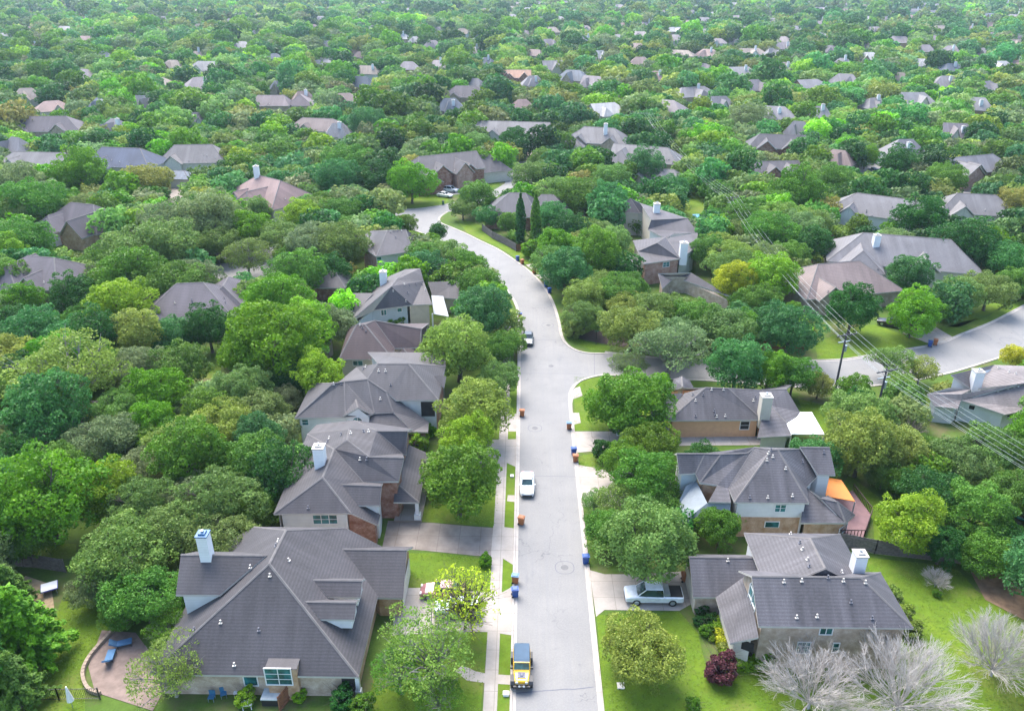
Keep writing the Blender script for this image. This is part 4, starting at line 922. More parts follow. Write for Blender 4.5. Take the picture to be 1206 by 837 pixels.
mid('gabled_red_trim_house', 'orange-brown roofed house with two dark red gables, upper centre', 607, 103, 0, [(-9, -3, 9, 9, 5.4, 9.2, 'x', 0, 0, 'brick'), (-8.5, -5, -1.5, 4, 5, 8.6, 'y', 0, 0, 'brick'), (1.5, -5, 8.5, 4, 5, 8.6, 'y', 0, 0, 'brick')], (.42, .22, .13), 'orange_brown_shingle', 'red gabled house', group='houses of the neighbourhood')
# far houses: px, py of roof, picture width, tone
FAR = """31 108 32 t;61 121 38 p;118 123 22 b;136 145 25 g;244 77 40 l;237 96 38 m;232 134 18 g;172 118 20 l;232 61 18 t;322 66 22 b;328 97 18 b;386 74 26 l;424 62 12 n;481 76 26 m;516 73 24 m;573 70 18 b;
357 111 28 n;429 96 16 b;398 149 18 l;675 88 36 b;702 95 30 m;656 76 32 g;707 64 18 w;816 104 54 g;874 82 34 l;829 76 16 m;615 118 10 p;888 98 28 m;804 61 28 t;834 61 28 p;956 96 36 g;995 92 36 g;
1023 66 26 w;993 70 20 l;1030 117 36 g;1080 116 36 l;1115 95 34 g;1162 99 32 g;1180 74 24 w;1199 72 20 p;966 128 24 l;912 132 48 g;1130 154 34 m;1065 173 42 g;988 179 18 n;966 25 20 m;968 40 14 w;968 11 36 m;1028 33 26 m;
1055 46 32 m;1078 12 24 m;1107 6 20 g;1127 5 20 m;1125 17 18 m;1110 32 26 t;1142 33 22 t;1197 18 20 m;1090 56 20 m;1120 58 22 m;1200 50 18 t;1020 53 14 t;921 45 22 m;923 54 36 m;1185 3 18 m;619 37 14 m;647 49 16 m;690 45 22 b;
754 38 22 m;794 34 28 w;762 27 20 g;712 13 12 l;732 20 10 m;839 15 12 w;831 35 16 l;876 33 18 m;846 48 18 m;886 59 30 t;864 46 16 l;437 31 16 g;472 42 24 w;489 46 14 w;509 50 20 m;424 17 8 w;544 36 18 t;564 42 12 l;387 51 12 l;419 61 14 n;
571 12 12 t;452 3 14 w;303 36 12 w;77 33 28 l;102 22 16 l;112 33 14 m;40 54 18 n;122 63 10 w;234 30 12 t;231 12 12 t;8 31 8 w;152 37 12 m;1045 22 16 m;1170 40 14 m;908 60 12 l;940 150 14 g;1098 44 16 m;870 20 12 m;
780 14 12 m;905 15 12 m;560 95 12 g;1060 88 14 t;850 118 12 g;20 170 14 g"""
TONE = dict(t=((.29, .235, .19), 'tan', 'tan_shingle'), p=((.30, .20, .175), 'pinkish', 'far_pink_shingle'), b=((.13, .15, .18), 'blue-grey', 'blue_grey_shingle'), g=((.19, .18, .19), 'grey', 'cool_grey_shingle'),
            l=((.26, .25, .25), 'light grey', 'pale_grey_shingle'), m=((.25, .215, .22), 'mauve-grey', 'mauve_grey_shingle'), n=((.24, .17, .15), 'brown', 'far_brown_shingle'), w=((.40, .39, .38), 'whitish', 'whitish_roof'))
far_specs = []
rx_ = random.Random(404); have = [tuple(map(float, t.split()[:2])) for t in FAR.replace('\n', '').split(';')]
for _ in range(4000):
    if len(have) > 190: break
    py = 3+rx_.random()**1.25*125; px = rx_.uniform(-5, 1211) if rx_.random() < .2 else rx_.uniform(600, 1211)
    if any(abs(px-a) < 16+py*.28 and abs(py-b) < 5+py*.11 for a, b in have): continue
    if any(h[0] and inpoly(px, py, h[0]) for h in HULLS) or 415 < px < 510 and 100 < py < 150: continue
    have.append((px, py)); FAR += ';%.0f %.0f %.0f %s' % (px, py, 11+py*.22*rx_.uniform(.6, 1.2), rx_.choice('ggmmmllnbtpw'))
for i, t in enumerate(FAR.replace('\n', '').split(';')):
    a, b, w, k = t.split(); px, py, w = float(a), float(b), float(w)
    x, y = P(px, py, 6.5); d = Q(x, y, 6.5)[2]; wm = min(max(w*1.12*d/F, 11), 27); rr_ = random.Random(i*7+1)
    ze = 3.2+rr_.random()*1.4; hw = wm/2; dd = min(6.5, hw*.72); rot = rr_.uniform(-35, 35)
    zr = ze+rr_.uniform(3.6, 5.2); wl = rr_.choice(['pale', 'stone', 'cream', 'white', 'tanbrick'])
    V, Fc = {}, []
    bl = [(-hw, -dd, hw, dd, ze, zr, 'x', dd*rr_.choice([.9, .9, 0.0]), dd*.9)]
    if rr_.random() < .75:
        q = rr_.uniform(-.5, .35)*hw; bl.append((q-hw*.3, -dd-rr_.uniform(2, 4), q+hw*.35, dd*.2, ze-.1, zr-rr_.uniform(.4, 1.2), 'y', rr_.choice([0, 3]), 0))
    for j, bk in enumerate(bl):
        v, f = rect('b%d' % j, x+bk[0], y+bk[1], x+bk[2], y+bk[3], bk[4], bk[5], axis=bk[6], i0=bk[7], i1=bk[8], wall=wl, rot=math.radians(rot), cx=x, cy=y); V.update(v); Fc += f
    col, tn, rn = TONE[k]
    far_specs.append((px, py, w, tn, V, Fc, col, rn, rr_))
def ordinal(n): return ['nearest', 'second', 'third', 'fourth', 'fifth', 'sixth', 'seventh', 'eighth', 'ninth', 'tenth', 'eleventh', 'twelfth', 'thirteenth', 'fourteenth', 'fifteenth', 'sixteenth', 'seventeenth', 'eighteenth', 'nineteenth', 'twentieth', 'twenty-first', 'twenty-second', 'twenty-third', 'twenty-fourth', 'twenty-fifth'][n] if n < 25 else 'number %d' % (n+1)
def relabel(items, noun):
    """items: (px, py, adjective). Unique labels: place each against its nearest landmark"""
    buckets = {}
    for idx, (px, py, adj) in enumerate(items):
        best = min(LAND, key=lambda l: math.hypot((l[0]-px), (l[1]-py)*1.5))
        dx, dy = px-best[0], (py-best[1])*1.5
        side = ('right of' if dx > 0 else 'left of') if abs(dx) > abs(dy) else ('in front of' if dy > 0 else 'behind')
        buckets.setdefault((adj, side, best[2]), []).append((math.hypot(dx, dy), idx))
    out = [None]*len(items)
    for (adj, side, lm), l in buckets.items():
        l.sort()
        for k, (_, idx) in enumerate(l):
            if len(l) == 1: out[idx] = f'{adj} {noun} {side} the {lm}'
            else: out[idx] = f'{ordinal(k)}-nearest {adj} {noun} {side} the {lm}' if k else f'nearest {adj} {noun} {side} the {lm}'
    return out
fl = relabel([(s[0], s[1], f'small far {s[3]}') for s in far_specs], 'roofed house')
for s, lb in zip(far_specs, fl):
    h = house('distant_house', lb, s[4], s[5], tuple(c*.78 for c in s[6]), 'far_'+s[7], group='distant houses among the trees', caps=False)
    if s[8].random() < .4 and s[2] > 17:
        chimney(h, s[0]+s[2]*.12, s[1], s[1]-5, 1.3)
NH = len(far_specs)

# ---------------------------------------------------------------- vegetation
def rng(seed): return np.random.default_rng(seed)
def np_mesh(name, verts, nper, attr=None, mat=None):
    """verts: (F, nper, 3) faces that share no vertices"""
    Fn = verts.shape[0]; me = bpy.data.meshes.new(name)
    me.vertices.add(Fn*nper); me.vertices.foreach_set('co', verts.reshape(-1).astype(np.float32))
    me.loops.add(Fn*nper); me.loops.foreach_set('vertex_index', np.arange(Fn*nper, dtype=np.int32))
    me.polygons.add(Fn); me.polygons.foreach_set('loop_start', np.arange(0, Fn*nper, nper, dtype=np.int32))
    me.polygons.foreach_set('loop_total', np.full(Fn, nper, dtype=np.int32))
    if attr is not None:
        a = me.attributes.new('v', 'FLOAT', 'FACE'); a.data.foreach_set('value', attr.astype(np.float32))
    if mat: me.materials.append(mat)
    me.update(calc_edges=True); return me
def unit(v): return v/np.maximum(np.linalg.norm(v, axis=-1, keepdims=True), 1e-9)
def leaves(pts, nor, size, r, elong=1.5, jit=.8):
    n = unit(nor+r.normal(size=nor.shape)*jit)
    t = unit(np.cross(n, r.normal(size=n.shape))); b = np.cross(n, t)
    s = (size*(.6+.8*r.random(len(pts))))[:, None]
    a = t*s*elong*.5; c = b*s*.5
    return np.stack([pts-a, pts-c*.9+a*.1, pts+a, pts+c*.9+a*.1], axis=1)
def crown_mesh(name, seed, Rr, h, nc, nl, ls, mat, zc, low=-.3, cr=(.2, .34), flat_=.75, inner=.35, drop=0.0, jit=.8, dirs=None):
    """Rr horizontal radius, h half height, centred zc above the ground"""
    r = rng(seed)
    d = unit(r.normal(size=(nc*4, 3))); d = d[d[:, 2] > low][:nc]
    # relax so that clumps spread
    for _ in range(12):
        df = d[:, None]-d[None]; q = np.sum(df**2, -1)+.02; d = unit(d+.03*np.sum(df/q[..., None]**1.5, 1)/len(d)*4)
    rad = Rr*(.60+.30*r.random(len(d)))
    lump = 1+.16*np.sin(d[:, 0]*3.1+seed)+.14*np.sin(d[:, 1]*4.3+seed*2)
    C = d*rad[:, None]*lump[:, None]; C[:, 2] *= h/Rr
    ni = int(nc*inner); Ci = r.normal(size=(ni, 3))*np.array([Rr*.33, Rr*.33, h*.25]); C = np.vstack([C, Ci])
    rc = Rr*(cr[0]+(cr[1]-cr[0])*r.random(len(C)))
    keep = r.random(len(C)) > drop; C, rc = C[keep], rc[keep]
    allp, alln, allv = [], [], []
    for k in range(len(C)):
        n = int(nl*(rc[k]/(Rr*.27))**2)
        dd = unit(r.normal(size=(n, 3))+np.array([0, 0, .35])+unit(C[k]+1e-6)*.45)
        # sub-clumps make the surface knobbly
        sub = unit(r.normal(size=(7, 3))); w = np.max(dd@sub.T, axis=1)
        rr2 = rc[k]*(.60+.38*np.clip((w-.55)/.45, 0, 1)+.30*r.random(n)**1.5)
        p = dd*rr2[:, None]*np.array([1, 1, flat_])+C[k]
        allp.append(p); alln.append(dd); 
        allv.append(np.clip(.18+.45*r.random()*np.ones(n)+.35*r.random(n)-.05*(w < .72), 0, 1))
    p = np.vstack(allp); n = np.vstack(alln); v = np.concatenate(allv)
    p[:, 2] += zc
    q = leaves(p, n, ls, r, jit=jit)
    return np_mesh(name, q, 4, v, mat), C+np.array([0, 0, zc])
def segs_mesh(name, segs, mat, n=5):
    """segs list of (a, b, r0, r1)"""
    mb = MB()
    for a, b, r0, r1 in segs: mb.tube(a, b, r0, r1, n=n, cap=False)
    me = bpy.data.meshes.new(name); me.from_pydata(mb.v, [], mb.f); me.materials.append(mat)
    me.polygons.foreach_set('use_smooth', [True]*len(mb.f)); me.update(); return me
def trunk_mesh(name, seed, C, zc, rt, mat, nlimb=9, twig=True):
    r = random.Random(seed); segs = []
    fz = zc*.42; lean = (r.uniform(-.3, .3), r.uniform(-.3, .3))
    top = Vector((lean[0], lean[1], fz)); base = Vector((0, 0, -.1))
    segs.append((base, base+Vector((0, 0, .5)), rt*1.5, rt*1.05)); segs.append((base+Vector((0, 0, .5)), top, rt*1.05, rt*.85))
    idx = list(range(len(C))); r.shuffle(idx)
    for k in idx[:nlimb]:
        c = Vector(C[k]); m = top.lerp(c, .45)+Vector((r.uniform(-.4, .4), r.uniform(-.4, .4), r.uniform(.1, .6)))
        segs.append((top, m, rt*.55, rt*.36)); segs.append((m, c, rt*.36, rt*.14))
        if twig:
            for _ in range(4):
                e = c+Vector((r.uniform(-1, 1), r.uniform(-1, 1), r.uniform(-.2, .8)))*1.1
                s0 = m.lerp(c, r.uniform(.3, .9)); segs.append((s0, e, rt*.16, rt*.05))
    return segs_mesh(name, segs, mat)
def bare_mesh(name, seed, Rr, h, mat, levels=3, nst=12, thin=.010, spread=1.0):
    r = random.Random(seed); segs = []
    def grow(a, d, L, rad, lv):
        n = 4
        for i in range(n):
            d = (d+Vector((r.gauss(0, .05), r.gauss(0, .05), r.gauss(.02, .04)))).normalized(); b = a+d*L/n
            r0 = max(rad*(1-.17*i), thin); r1 = max(rad*(1-.17*(i+1)), thin*.7)
            segs.append((a, b, r0, r1)); a = b
            if lv > 0:
                for _ in range((1 if r.random() < .6 else 2) if i < n-1 else 2):
                    dd = (d+Vector((r.gauss(0, .27), r.gauss(0, .27), r.gauss(.0, .2)))).normalized()
                    grow(a, dd, L*(1-.14*i)*r.uniform(.55, .85), rad*.5, lv-1)
    top = Vector((0, 0, h*.12)); segs.append((Vector((0, 0, -.1)), top, .2, .18))
    for k in range(nst):
        t = 2*math.pi*k/nst+r.uniform(-.3, .3); e = (.12+.88*((k*7) % nst)/nst)*spread*1.25
        d = Vector((math.cos(t)*e, math.sin(t)*e, 1)).normalized()
        grow(top, d, h*.5, .07, levels)
    ds = sorted(math.hypot(q[1].x, q[1].y) for q in segs); zs = sorted(q[1].z for q in segs)
    sx, sz = Rr/ds[int(len(ds)*.97)], h/zs[int(len(zs)*.98)]
    segs = [(Vector((a.x*sx, a.y*sx, a.z*sz)), Vector((b.x*sx, b.y*sx, b.z*sz)), p, q) for a, b, p, q in segs]
    return segs_mesh(name, segs, mat, n=3)
KIND = {}   # kind -> list of (crown mesh, trunk mesh, R, h, zc)
def addkind(kind, seeds, **k):
    bark = k.pop('bark', M_BARK); rt = k.pop('rt', .28); nlimb = k.pop('nlimb', 9)
    for sd_ in seeds:
        cm, C = crown_mesh(kind+'_crown', sd_, mat=M_LEAF, **k)
        tm = trunk_mesh(kind+'_trunk', sd_, C, k['zc'], rt, bark, nlimb)
        KIND.setdefault(kind, []).append((cm, tm, k['Rr'], k['h'], k['zc']))
addkind('oak', (1, 2, 3), Rr=5, h=3.3, nc=96, nl=300, ls=.19, zc=4.6, low=-.35, cr=(.12, .25), flat_=.75, jit=1.1, drop=.06)
addkind('ash', (4, 5, 6), Rr=5, h=4.6, nc=92, nl=280, ls=.22, zc=5.8, low=-.5, cr=(.12, .25), flat_=.85, jit=.95, drop=.05)
addkind('elm', (7, 8), Rr=5, h=4.2, nc=96, nl=280, ls=.21, zc=5.2, low=-.5, cr=(.12, .24), flat_=.8, jit=.95, drop=.05)
addkind('airy', (9, 10), Rr=5, h=3.0, nc=76, nl=230, ls=.17, zc=4.8, low=-.1, cr=(.14, .24), flat_=.55, jit=1.0, drop=.12, bark=M_BARKL, rt=.26, nlimb=34)
addkind('feather', (14, 15), Rr=5, h=3.0, nc=84, nl=150, ls=.165, zc=4.8, low=-.15, cr=(.12, .22), flat_=.6, jit=1.2, drop=.14, bark=M_BARKL, rt=.22, nlimb=40)
if 0: addkind('big', (11,), Rr=5, h=4.0, nc=50, nl=90, ls=.55, zc=5.0, low=-.4, cr=(.18, .30), flat_=.8, jit=.5)
addkind('round', (12,), Rr=1, h=.95, nc=26, nl=120, ls=.11, zc=.85, low=-.6, cr=(.2, .34), inner=.2, rt=.08)
addkind('budding', (13,), Rr=3.4, h=3.6, nc=110, nl=90, ls=.15, zc=4.2, low=-.5, cr=(.07, .13), flat_=1.7, inner=.9, jit=1.2, rt=.14, nlimb=70)
def column_mesh(name, seed, Rr, h, mat):
    r = rng(seed); n = 2600; z = r.random(n)**.9; t = r.random(n)*2*np.pi
    rad = Rr*(np.sin(np.clip(z*1.02+.06, 0, 1)*np.pi)**.45)*(.75+.3*r.random(n))*(1+.15*np.sin(t*3+z*9))
    p = np.stack([np.cos(t)*rad, np.sin(t)*rad, z*h+.2], 1); nn = np.stack([np.cos(t), np.sin(t), np.full(n, .4)], 1)
    return np_mesh(name, leaves(p, nn, .22, r, 1.9, .5), 4, r.random(n), mat)
def conifer_mesh(name, seed, Rr, h, mat):
    r = rng(seed); P_, N_, V_ = [], [], []
    for lv in range(15):
        z = h*(.14+.84*lv/15); rr_ = Rr*(1-lv/15.5)**.75
        for k in range(9):
            t = 2*np.pi*(k/9)+r.random()*.7; m = 110; u = r.random(m)**.6; w = (r.random(m)-.5)
            L = rr_*(.75+.4*r.random())
            x = np.cos(t)*u*L-np.sin(t)*w*(1.2*u*(1.25-u)*1.4+.1); y = np.sin(t)*u*L+np.cos(t)*w*(1.2*u*(1.25-u)*1.4+.1)
            zz = z-u*.25*L*.5+.25*np.sin(u*3)+r.normal(size=m)*.14
            P_.append(np.stack([x, y, zz], 1)); N_.append(np.tile([np.cos(t)*.4, np.sin(t)*.4, 1], (m, 1))); V_.append(np.clip(.2+.4*r.random()+.35*r.random(m), 0, 1))
    p = np.vstack(P_); return np_mesh(name, leaves(p, np.vstack(N_), .28, r, 1.8, .45), 4, np.concatenate(V_), mat)
KIND['column'] = [(column_mesh('column_crown', 20, .75, 8.2, M_LEAF), segs_mesh('column_trunk', [(Vector((0, 0, -.1)), Vector((0, 0, 7.5)), .16, .04)], M_BARK), .75, 4.1, 4.1)]
KIND['conifer'] = [(conifer_mesh('conifer_crown', 21, 4.2, 9.5, M_LEAF), segs_mesh('conifer_trunk', [(Vector((0, 0, -.1)), Vector((0, 0, 9)), .3, .06)], M_BARK), 4.2, 4.6, 5)]
M_TWIG = plain('pale_bare_twigs', (.47, .435, .405), .9, var=.12, scale=2)
M_TWIGB = plain('brown_bare_twigs', (.20, .165, .15), .9, var=.15, scale=2)
KIND['bare'] = [(bare_mesh('bare_branches', 30, 5, 5.6, M_TWIG, 3, 25, .0068, 1.25), None, 5, 3.2, 3.0), (bare_mesh('bare_branches', 31, 5, 5.6, M_TWIG, 3, 25, .0068, 1.25), None, 5, 3.2, 3.0)]
KIND['barebrown'] = [(bare_mesh('bare_branches', 33, 4, 5.0, M_TWIGB, 2, 12, .018), None, 4, 2.8, 2.8)]
COL = dict(oak=(.115, .20, .042), grey=(.14, .20, .072), ash=(.09, .235, .008), dark=(.028, .105, .016), lime=(.16, .29, .016), yel=(.34, .37, .02), mid=(.075, .18, .02), teal=(.05, .165, .04), olive=(.165, .24, .04), moss=(.08, .18, .013), warm=(.19, .235, .045), purple=(.10, .03, .035))
ADJ = dict(oak='sage-green', grey='grey-green', ash='bright green', dark='dark green', lime='lime-green', yel='yellow-green', mid='mid-green', teal='blue-green', olive='olive-green', moss='moss-green', warm='yellowish olive', purple='purple')
TREES = []
def tree(px, py, rx, kind, col, ry=None, label=None, seed=None, world=None, cat='tree', name=None, group='trees of the neighbourhood', lift=0):
    """px,py = centre of the crown in the picture, rx = its half width there"""
    TREES.append(dict(px=px, py=py, rx=rx, kind=kind, col=col, label=label, cat=cat, name=name, group=group, seed=seed if seed is not None else len(TREES), ry=ry, lift=lift))
def solve(px, py, rx, kind, seed, ry=None):
    L = KIND[kind]; proto = L[seed % len(L)]; zc = proto[4]
    sc = 1.0
    for _ in range(6):
        x, y = P(px, py, min(zc*sc, 14)); d = Q(x, y, zc*sc)[2]; sc = rx*d/F/proto[2]
    return proto, x, y, sc
# --- hand-placed crowns, near to far
T = tree
T(760, 637, 60, 'oak', 'oak', label='rounded sage-green oak on the kerbside lawn opposite the stained driveway')
T(757, 762, 50, 'oak', 'olive', label='rounded olive-green oak on the open lawn below the silver pickup')
T(540, 563, 47, 'ash', 'moss', label='moss-green shade tree on the lawn before the white and red brick house')
T(550, 520, 34, 'ash', 'lime', label='lime-topped tree just behind the moss-green one, by the left pavement')
T(562, 478, 42, 'ash', 'olive', label='yellowish green tree leaning over the left pavement by the verge')
T(590, 446, 26, 'oak', 'oak', label='small sage-green crown reaching the kerb beside the dark parked sedan')
T(540, 412, 46, 'oak', 'olive', label='wide olive-green oak in front of the plum-brown roofed house')
T(590, 410, 24, 'oak', 'mid', label='mid-green crown hanging over the kerb next to the dark parked sedan')
T(565, 365, 34, 'ash', 'teal', label='glossy blue-green broadleaf tree beside the tan house porch')
T(500, 304, 27, 'oak', 'mid'); T(524, 302, 26, 'oak', 'oak'); T(551, 314, 25, 'oak', 'mid')
T(515, 273, 13, 'ash', 'dark', label='small round dark green tree standing alone at the street junction')
T(478, 264, 13, 'ash', 'moss'); T(466, 262, 10, 'elm', 'dark')
T(505, 762, 62, 'feather', 'olive', label='airy pale-branched oak in front of the large dormered house')
T(470, 790, 38, 'feather', 'mid', label='airy mid-green oak low against the wall of the dormered house'); T(515, 815, 36, 'feather', 'moss')
T(546, 703, 46, 'budding', 'yel', label='bright yellow-green budding tree with upright branches over the driveway cars')
T(200, 788, 46, 'feather', 'olive', label='airy light green tree over the corner of the big dormered roof')
T(22, 735, 52, 'conifer', 'ash', label='bright green feathery conifer at the lower left edge')
T(8, 690, 30, 'conifer', 'mid'); T(12, 800, 40, 'conifer', 'mid')
T(140, 650, 56, 'oak', 'oak', label='large sage-green oak left of the big dormered house')
T(205, 625, 44, 'oak', 'oak'); T(170, 700, 46, 'oak', 'mid'); T(112, 690, 30, 'oak', 'grey', label='grey-green oak next to the round white garden table'); T(140, 722, 26, 'oak', 'mid')
T(200, 740, 28, 'airy', 'moss'); T(262, 590, 50, 'oak', 'oak'); T(300, 540, 46, 'oak', 'mid'); T(225, 535, 44, 'ash', 'moss')
T(52, 584, 66, 'elm', 'ash', label='very large bright green tree filling the left edge below the long shed roof'); T(122, 580, 38, 'ash', 'lime'); T(20, 640, 36, 'oak', 'mid')
T(170, 590, 40, 'oak', 'oak'); T(300, 600, 34, 'oak', 'mid'); T(170, 550, 30, 'oak', 'grey')
T(80, 436, 64, 'airy', 'olive', label='wide airy oak with visible limbs above the long shed roof')
T(183, 460, 34, 'ash', 'ash', label='bright green tree just right of the red shed roof'); T(212, 430, 34, 'ash', 'mid'); T(180, 495, 26, 'ash', 'ash')
T(285, 460, 38, 'oak', 'oak'); T(260, 500, 40, 'oak', 'olive'); T(230, 480, 22, 'oak', 'grey'); T(335, 470, 22, 'oak', 'grey')
T(320, 400, 52, 'ash', 'ash', label='large bright green tree left of the plum-brown roofed house'); T(325, 350, 40, 'ash', 'ash'); T(285, 420, 30, 'ash', 'ash'); T(350, 420, 30, 'ash', 'moss'); T(245, 385, 32, 'elm', 'dark'); T(345, 445, 30, 'oak', 'dark')
T(140, 360, 38, 'ash', 'lime', label='lime-green round tree in front of the skylight house'); T(160, 392, 36, 'elm', 'warm', label='dark tree with yellow-tipped top, left of centre'); T(205, 395, 30, 'oak', 'teal')
T(90, 350, 32, 'elm', 'dark'); T(35, 395, 44, 'oak', 'teal', label='blue-green oak at the left edge'); T(8, 405, 30, 'oak', 'grey'); T(75, 400, 30, 'ash', 'teal')
T(14, 330, 26, 'ash', 'moss'); T(25, 355, 24, 'ash', 'ash'); T(12, 280, 34, 'oak', 'oak'); T(30, 285, 34, 'oak', 'mid')
T(115, 430, 26, 'elm', 'mid'); T(200, 335, 40, 'oak', 'mid'); T(150, 320, 40, 'ash', 'moss'); T(235, 345, 20, 'elm', 'dark'); T(180, 290, 50, 'oak', 'oak'); T(130, 305, 30, 'oak', 'mid')
T(245, 258, 44, 'oak', 'grey', label='large grey-green oak left of the pinkish-roofed house'); T(290, 300, 30, 'airy', 'oak', label='open-limbed oak standing by the side-street roundabout'); T(205, 265, 36, 'oak', 'grey'); T(300, 245, 20, 'oak', 'oak')
T(174, 213, 28, 'oak', 'warm'); T(95, 205, 32, 'elm', 'ash', label='tall bright green tree above the purple-grey roofed brick house'); T(133, 218, 18, 'elm', 'dark'); T(30, 240, 40, 'oak', 'mid'); T(20, 215, 34, 'oak', 'grey'); T(15, 255, 30, 'oak', 'oak')
T(370, 285, 34, 'oak', 'grey'); T(400, 290, 34, 'oak', 'oak'); T(350, 320, 34, 'elm', 'mid'); T(400, 250, 24, 'oak', 'mid'); T(375, 240, 18, 'ash', 'moss'); T(400, 210, 30, 'oak', 'teal'); T(424, 262, 15, 'oak', 'oak'); T(340, 300, 20, 'oak', 'moss')
T(412, 268, 18, 'oak', 'oak'); T(393, 320, 22, 'elm', 'dark')
T(484, 212, 27, 'elm', 'ash', label='round bright green tree left of the two-storey brick house'); T(445, 208, 26, 'elm', 'dark'); T(410, 190, 30, 'oak', 'mid'); T(565, 192, 17, 'elm', 'ash', label='small bright tree right of the two-storey brick house'); T(560, 230, 25, 'oak', 'mid'); T(545, 245, 16, 'oak', 'oak'); T(575, 255, 16, 'oak', 'teal')
T(640, 190, 22, 'oak', 'mid'); T(630, 208, 26, 'oak', 'oak'); T(605, 165, 20, 'oak', 'dark'); T(560, 170, 22, 'oak', 'oak')
T(613, 258, 5.8, 'column', 'dark', label='slim dark cypress by the end of the curving fence, left of a pair', cat='cypress', name='cypress_tree', group='cypresses'); T(631, 262, 5.8, 'column', 'moss', label='slim brown-green cypress, right of a pair behind the curving fence', cat='cypress', name='cypress_tree', group='cypresses')
T(672, 272, 22, 'ash', 'dark'); T(702, 300, 35, 'elm', 'moss', label='round moss-green tree in front of the rambling gabled house'); T(650, 255, 24, 'oak', 'teal'); T(640, 285, 14, 'oak', 'dark'); T(600, 262, 14, 'ash', 'mid'); T(585, 255, 12, 'oak', 'teal')
T(722, 285, 27, 'oak', 'oak'); T(690, 232, 32, 'oak', 'mid'); T(660, 225, 30, 'oak', 'oak'); T(720, 213, 26, 'oak', 'oak'); T(760, 195, 24, 'elm', 'teal', label='round dark oak standing against the pale gabled house'); T(792, 222, 20, 'oak', 'teal')
T(688, 348, 31, 'oak', 'olive', label='olive-green oak on the inside of the bend over a mulched bed'); T(728, 344, 30, 'oak', 'mid'); T(775, 366, 34, 'oak', 'oak'); T(818, 378, 34, 'oak', 'mid'); T(850, 385, 38, 'oak', 'oak'); T(742, 338, 19, 'ash', 'mid'); T(874, 356, 18, 'oak', 'mid')
T(790, 405, 46, 'airy', 'grey', label='wide grey-green open oak over the side street corner'); T(740, 428, 23, 'airy', 'grey', label='open grey-green oak crown overhanging the junction'); T(745, 470, 52, 'oak', 'moss', label='moss-green oak left of the peach stucco house')
T(720, 480, 32, 'oak', 'ash'); T(760, 560, 42, 'oak', 'mid', label='mid-green oak in front of the white-sided house driveway'); T(735, 545, 34, 'oak', 'moss'); T(730, 590, 30, 'airy', 'oak'); T(780, 590, 30, 'oak', 'mid'); T(700, 590, 18, 'airy', 'oak'); T(765, 525, 34, 'oak', 'moss')
T(848, 622, 26, 'ash', 'moss', label='bushy moss-green tree between the stone house and white-sided house'); T(875, 610, 14, 'ash', 'ash')
T(868, 430, 36, 'ash', 'teal', label='bright blue-green tree behind the peach stucco house roof'); T(905, 435, 28, 'ash', 'ash'); T(935, 440, 26, 'ash', 'mid'); T(965, 452, 17, 'ash', 'warm', label='yellowish tree at the foot of the dark utility pole')
T(1005, 460, 22, 'ash', 'moss'); T(1010, 480, 24, 'elm', 'dark'); T(1015, 522, 40, 'ash', 'olive', label='large round yellow-olive tree behind the white patio cover'); T(990, 545, 16, 'oak', 'oak'); T(1075, 612, 42, 'ash', 'lime', label='vivid lime-green tree beside the mauve deck')
T(1060, 565, 26, 'oak', 'mid'); T(1100, 580, 40, 'oak', 'dark'); T(1040, 560, 20, 'oak', 'oak'); T(1130, 545, 34, 'oak', 'oak'); T(1170, 530, 40, 'oak', 'oak'); T(1150, 600, 44, 'oak', 'mid'); T(1190, 580, 34, 'oak', 'mid'); T(1110, 640, 26, 'ash', 'dark'); T(1165, 650, 36, 'oak', 'mid'); T(1195, 640, 30, 'oak', 'dark'); T(1095, 530, 28, 'oak', 'mid')
T(1070, 505, 22, 'barebrown', 'oak', label='leafless brown-twigged tree under the power lines'); T(1120, 525, 12, 'barebrown', 'oak'); T(1050, 425, 26, 'airy', 'oak'); T(1085, 435, 22, 'airy', 'warm'); T(1060, 450, 20, 'oak', 'olive')
T(1005, 363, 32, 'elm', 'dark', label='dark green tree before the pinkish-roofed house'); T(1077, 367, 32, 'elm', 'ash', label='round bright green tree on the lawn by the right-hand street'); T(1072, 320, 26, 'ash', 'teal', label='blue-green tree in front of the long light grey roof'); T(1050, 340, 14, 'elm', 'dark'); T(1130, 345, 30, 'oak', 'oak'); T(1165, 340, 30, 'oak', 'oak'); T(1110, 355, 20, 'oak', 'oak'); T(1195, 330, 24, 'oak', 'mid')
T(1195, 418, 16, 'ash', 'yel', label='low yellow-green bushy tree beside the right-hand street bend')
T(865, 330, 24, 'ash', 'yel', label='yellow-green tree right of the rambling gabled house'); T(848, 290, 24, 'oak', 'warm', label='tan-green rounded tree next to the rambling house chimney'); T(895, 350, 26, 'oak', 'mid'); T(905, 375, 22, 'elm', 'dark'); T(880, 385, 24, 'ash', 'moss'); T(900, 320, 24, 'oak', 'oak'); T(930, 370, 16, 'ash', 'moss')
T(1176, 770, 58, 'bare', 'oak', label='pale leafless tree on the lawn at the right edge', cat='bare tree', name='bare_tree', group='bare pale trees'); T(958, 806, 66, 'bare', 'oak', seed=1, label='pale leafless tree before the stone house, left of a touching pair', cat='bare tree', name='bare_tree', group='bare pale trees')
T(1066, 806, 80, 'bare', 'oak', label='broad pale leafless tree right of its twin before the stone house', cat='bare tree', name='bare_tree', group='bare pale trees'); T(1103, 682, 18, 'bare', 'oak', seed=1, label='small pale leafless tree alone on the back lawn', cat='bare tree', name='bare_tree', group='bare pale trees')
T(395, 770, 10, 'round', 'dark', label=None) if False else None
T(959, 182, 10, 'column', 'lime') if False else T(962, 182, 11, 'ash', 'lime', label='pale lime conical tree in front of the dark round oak, right distance')
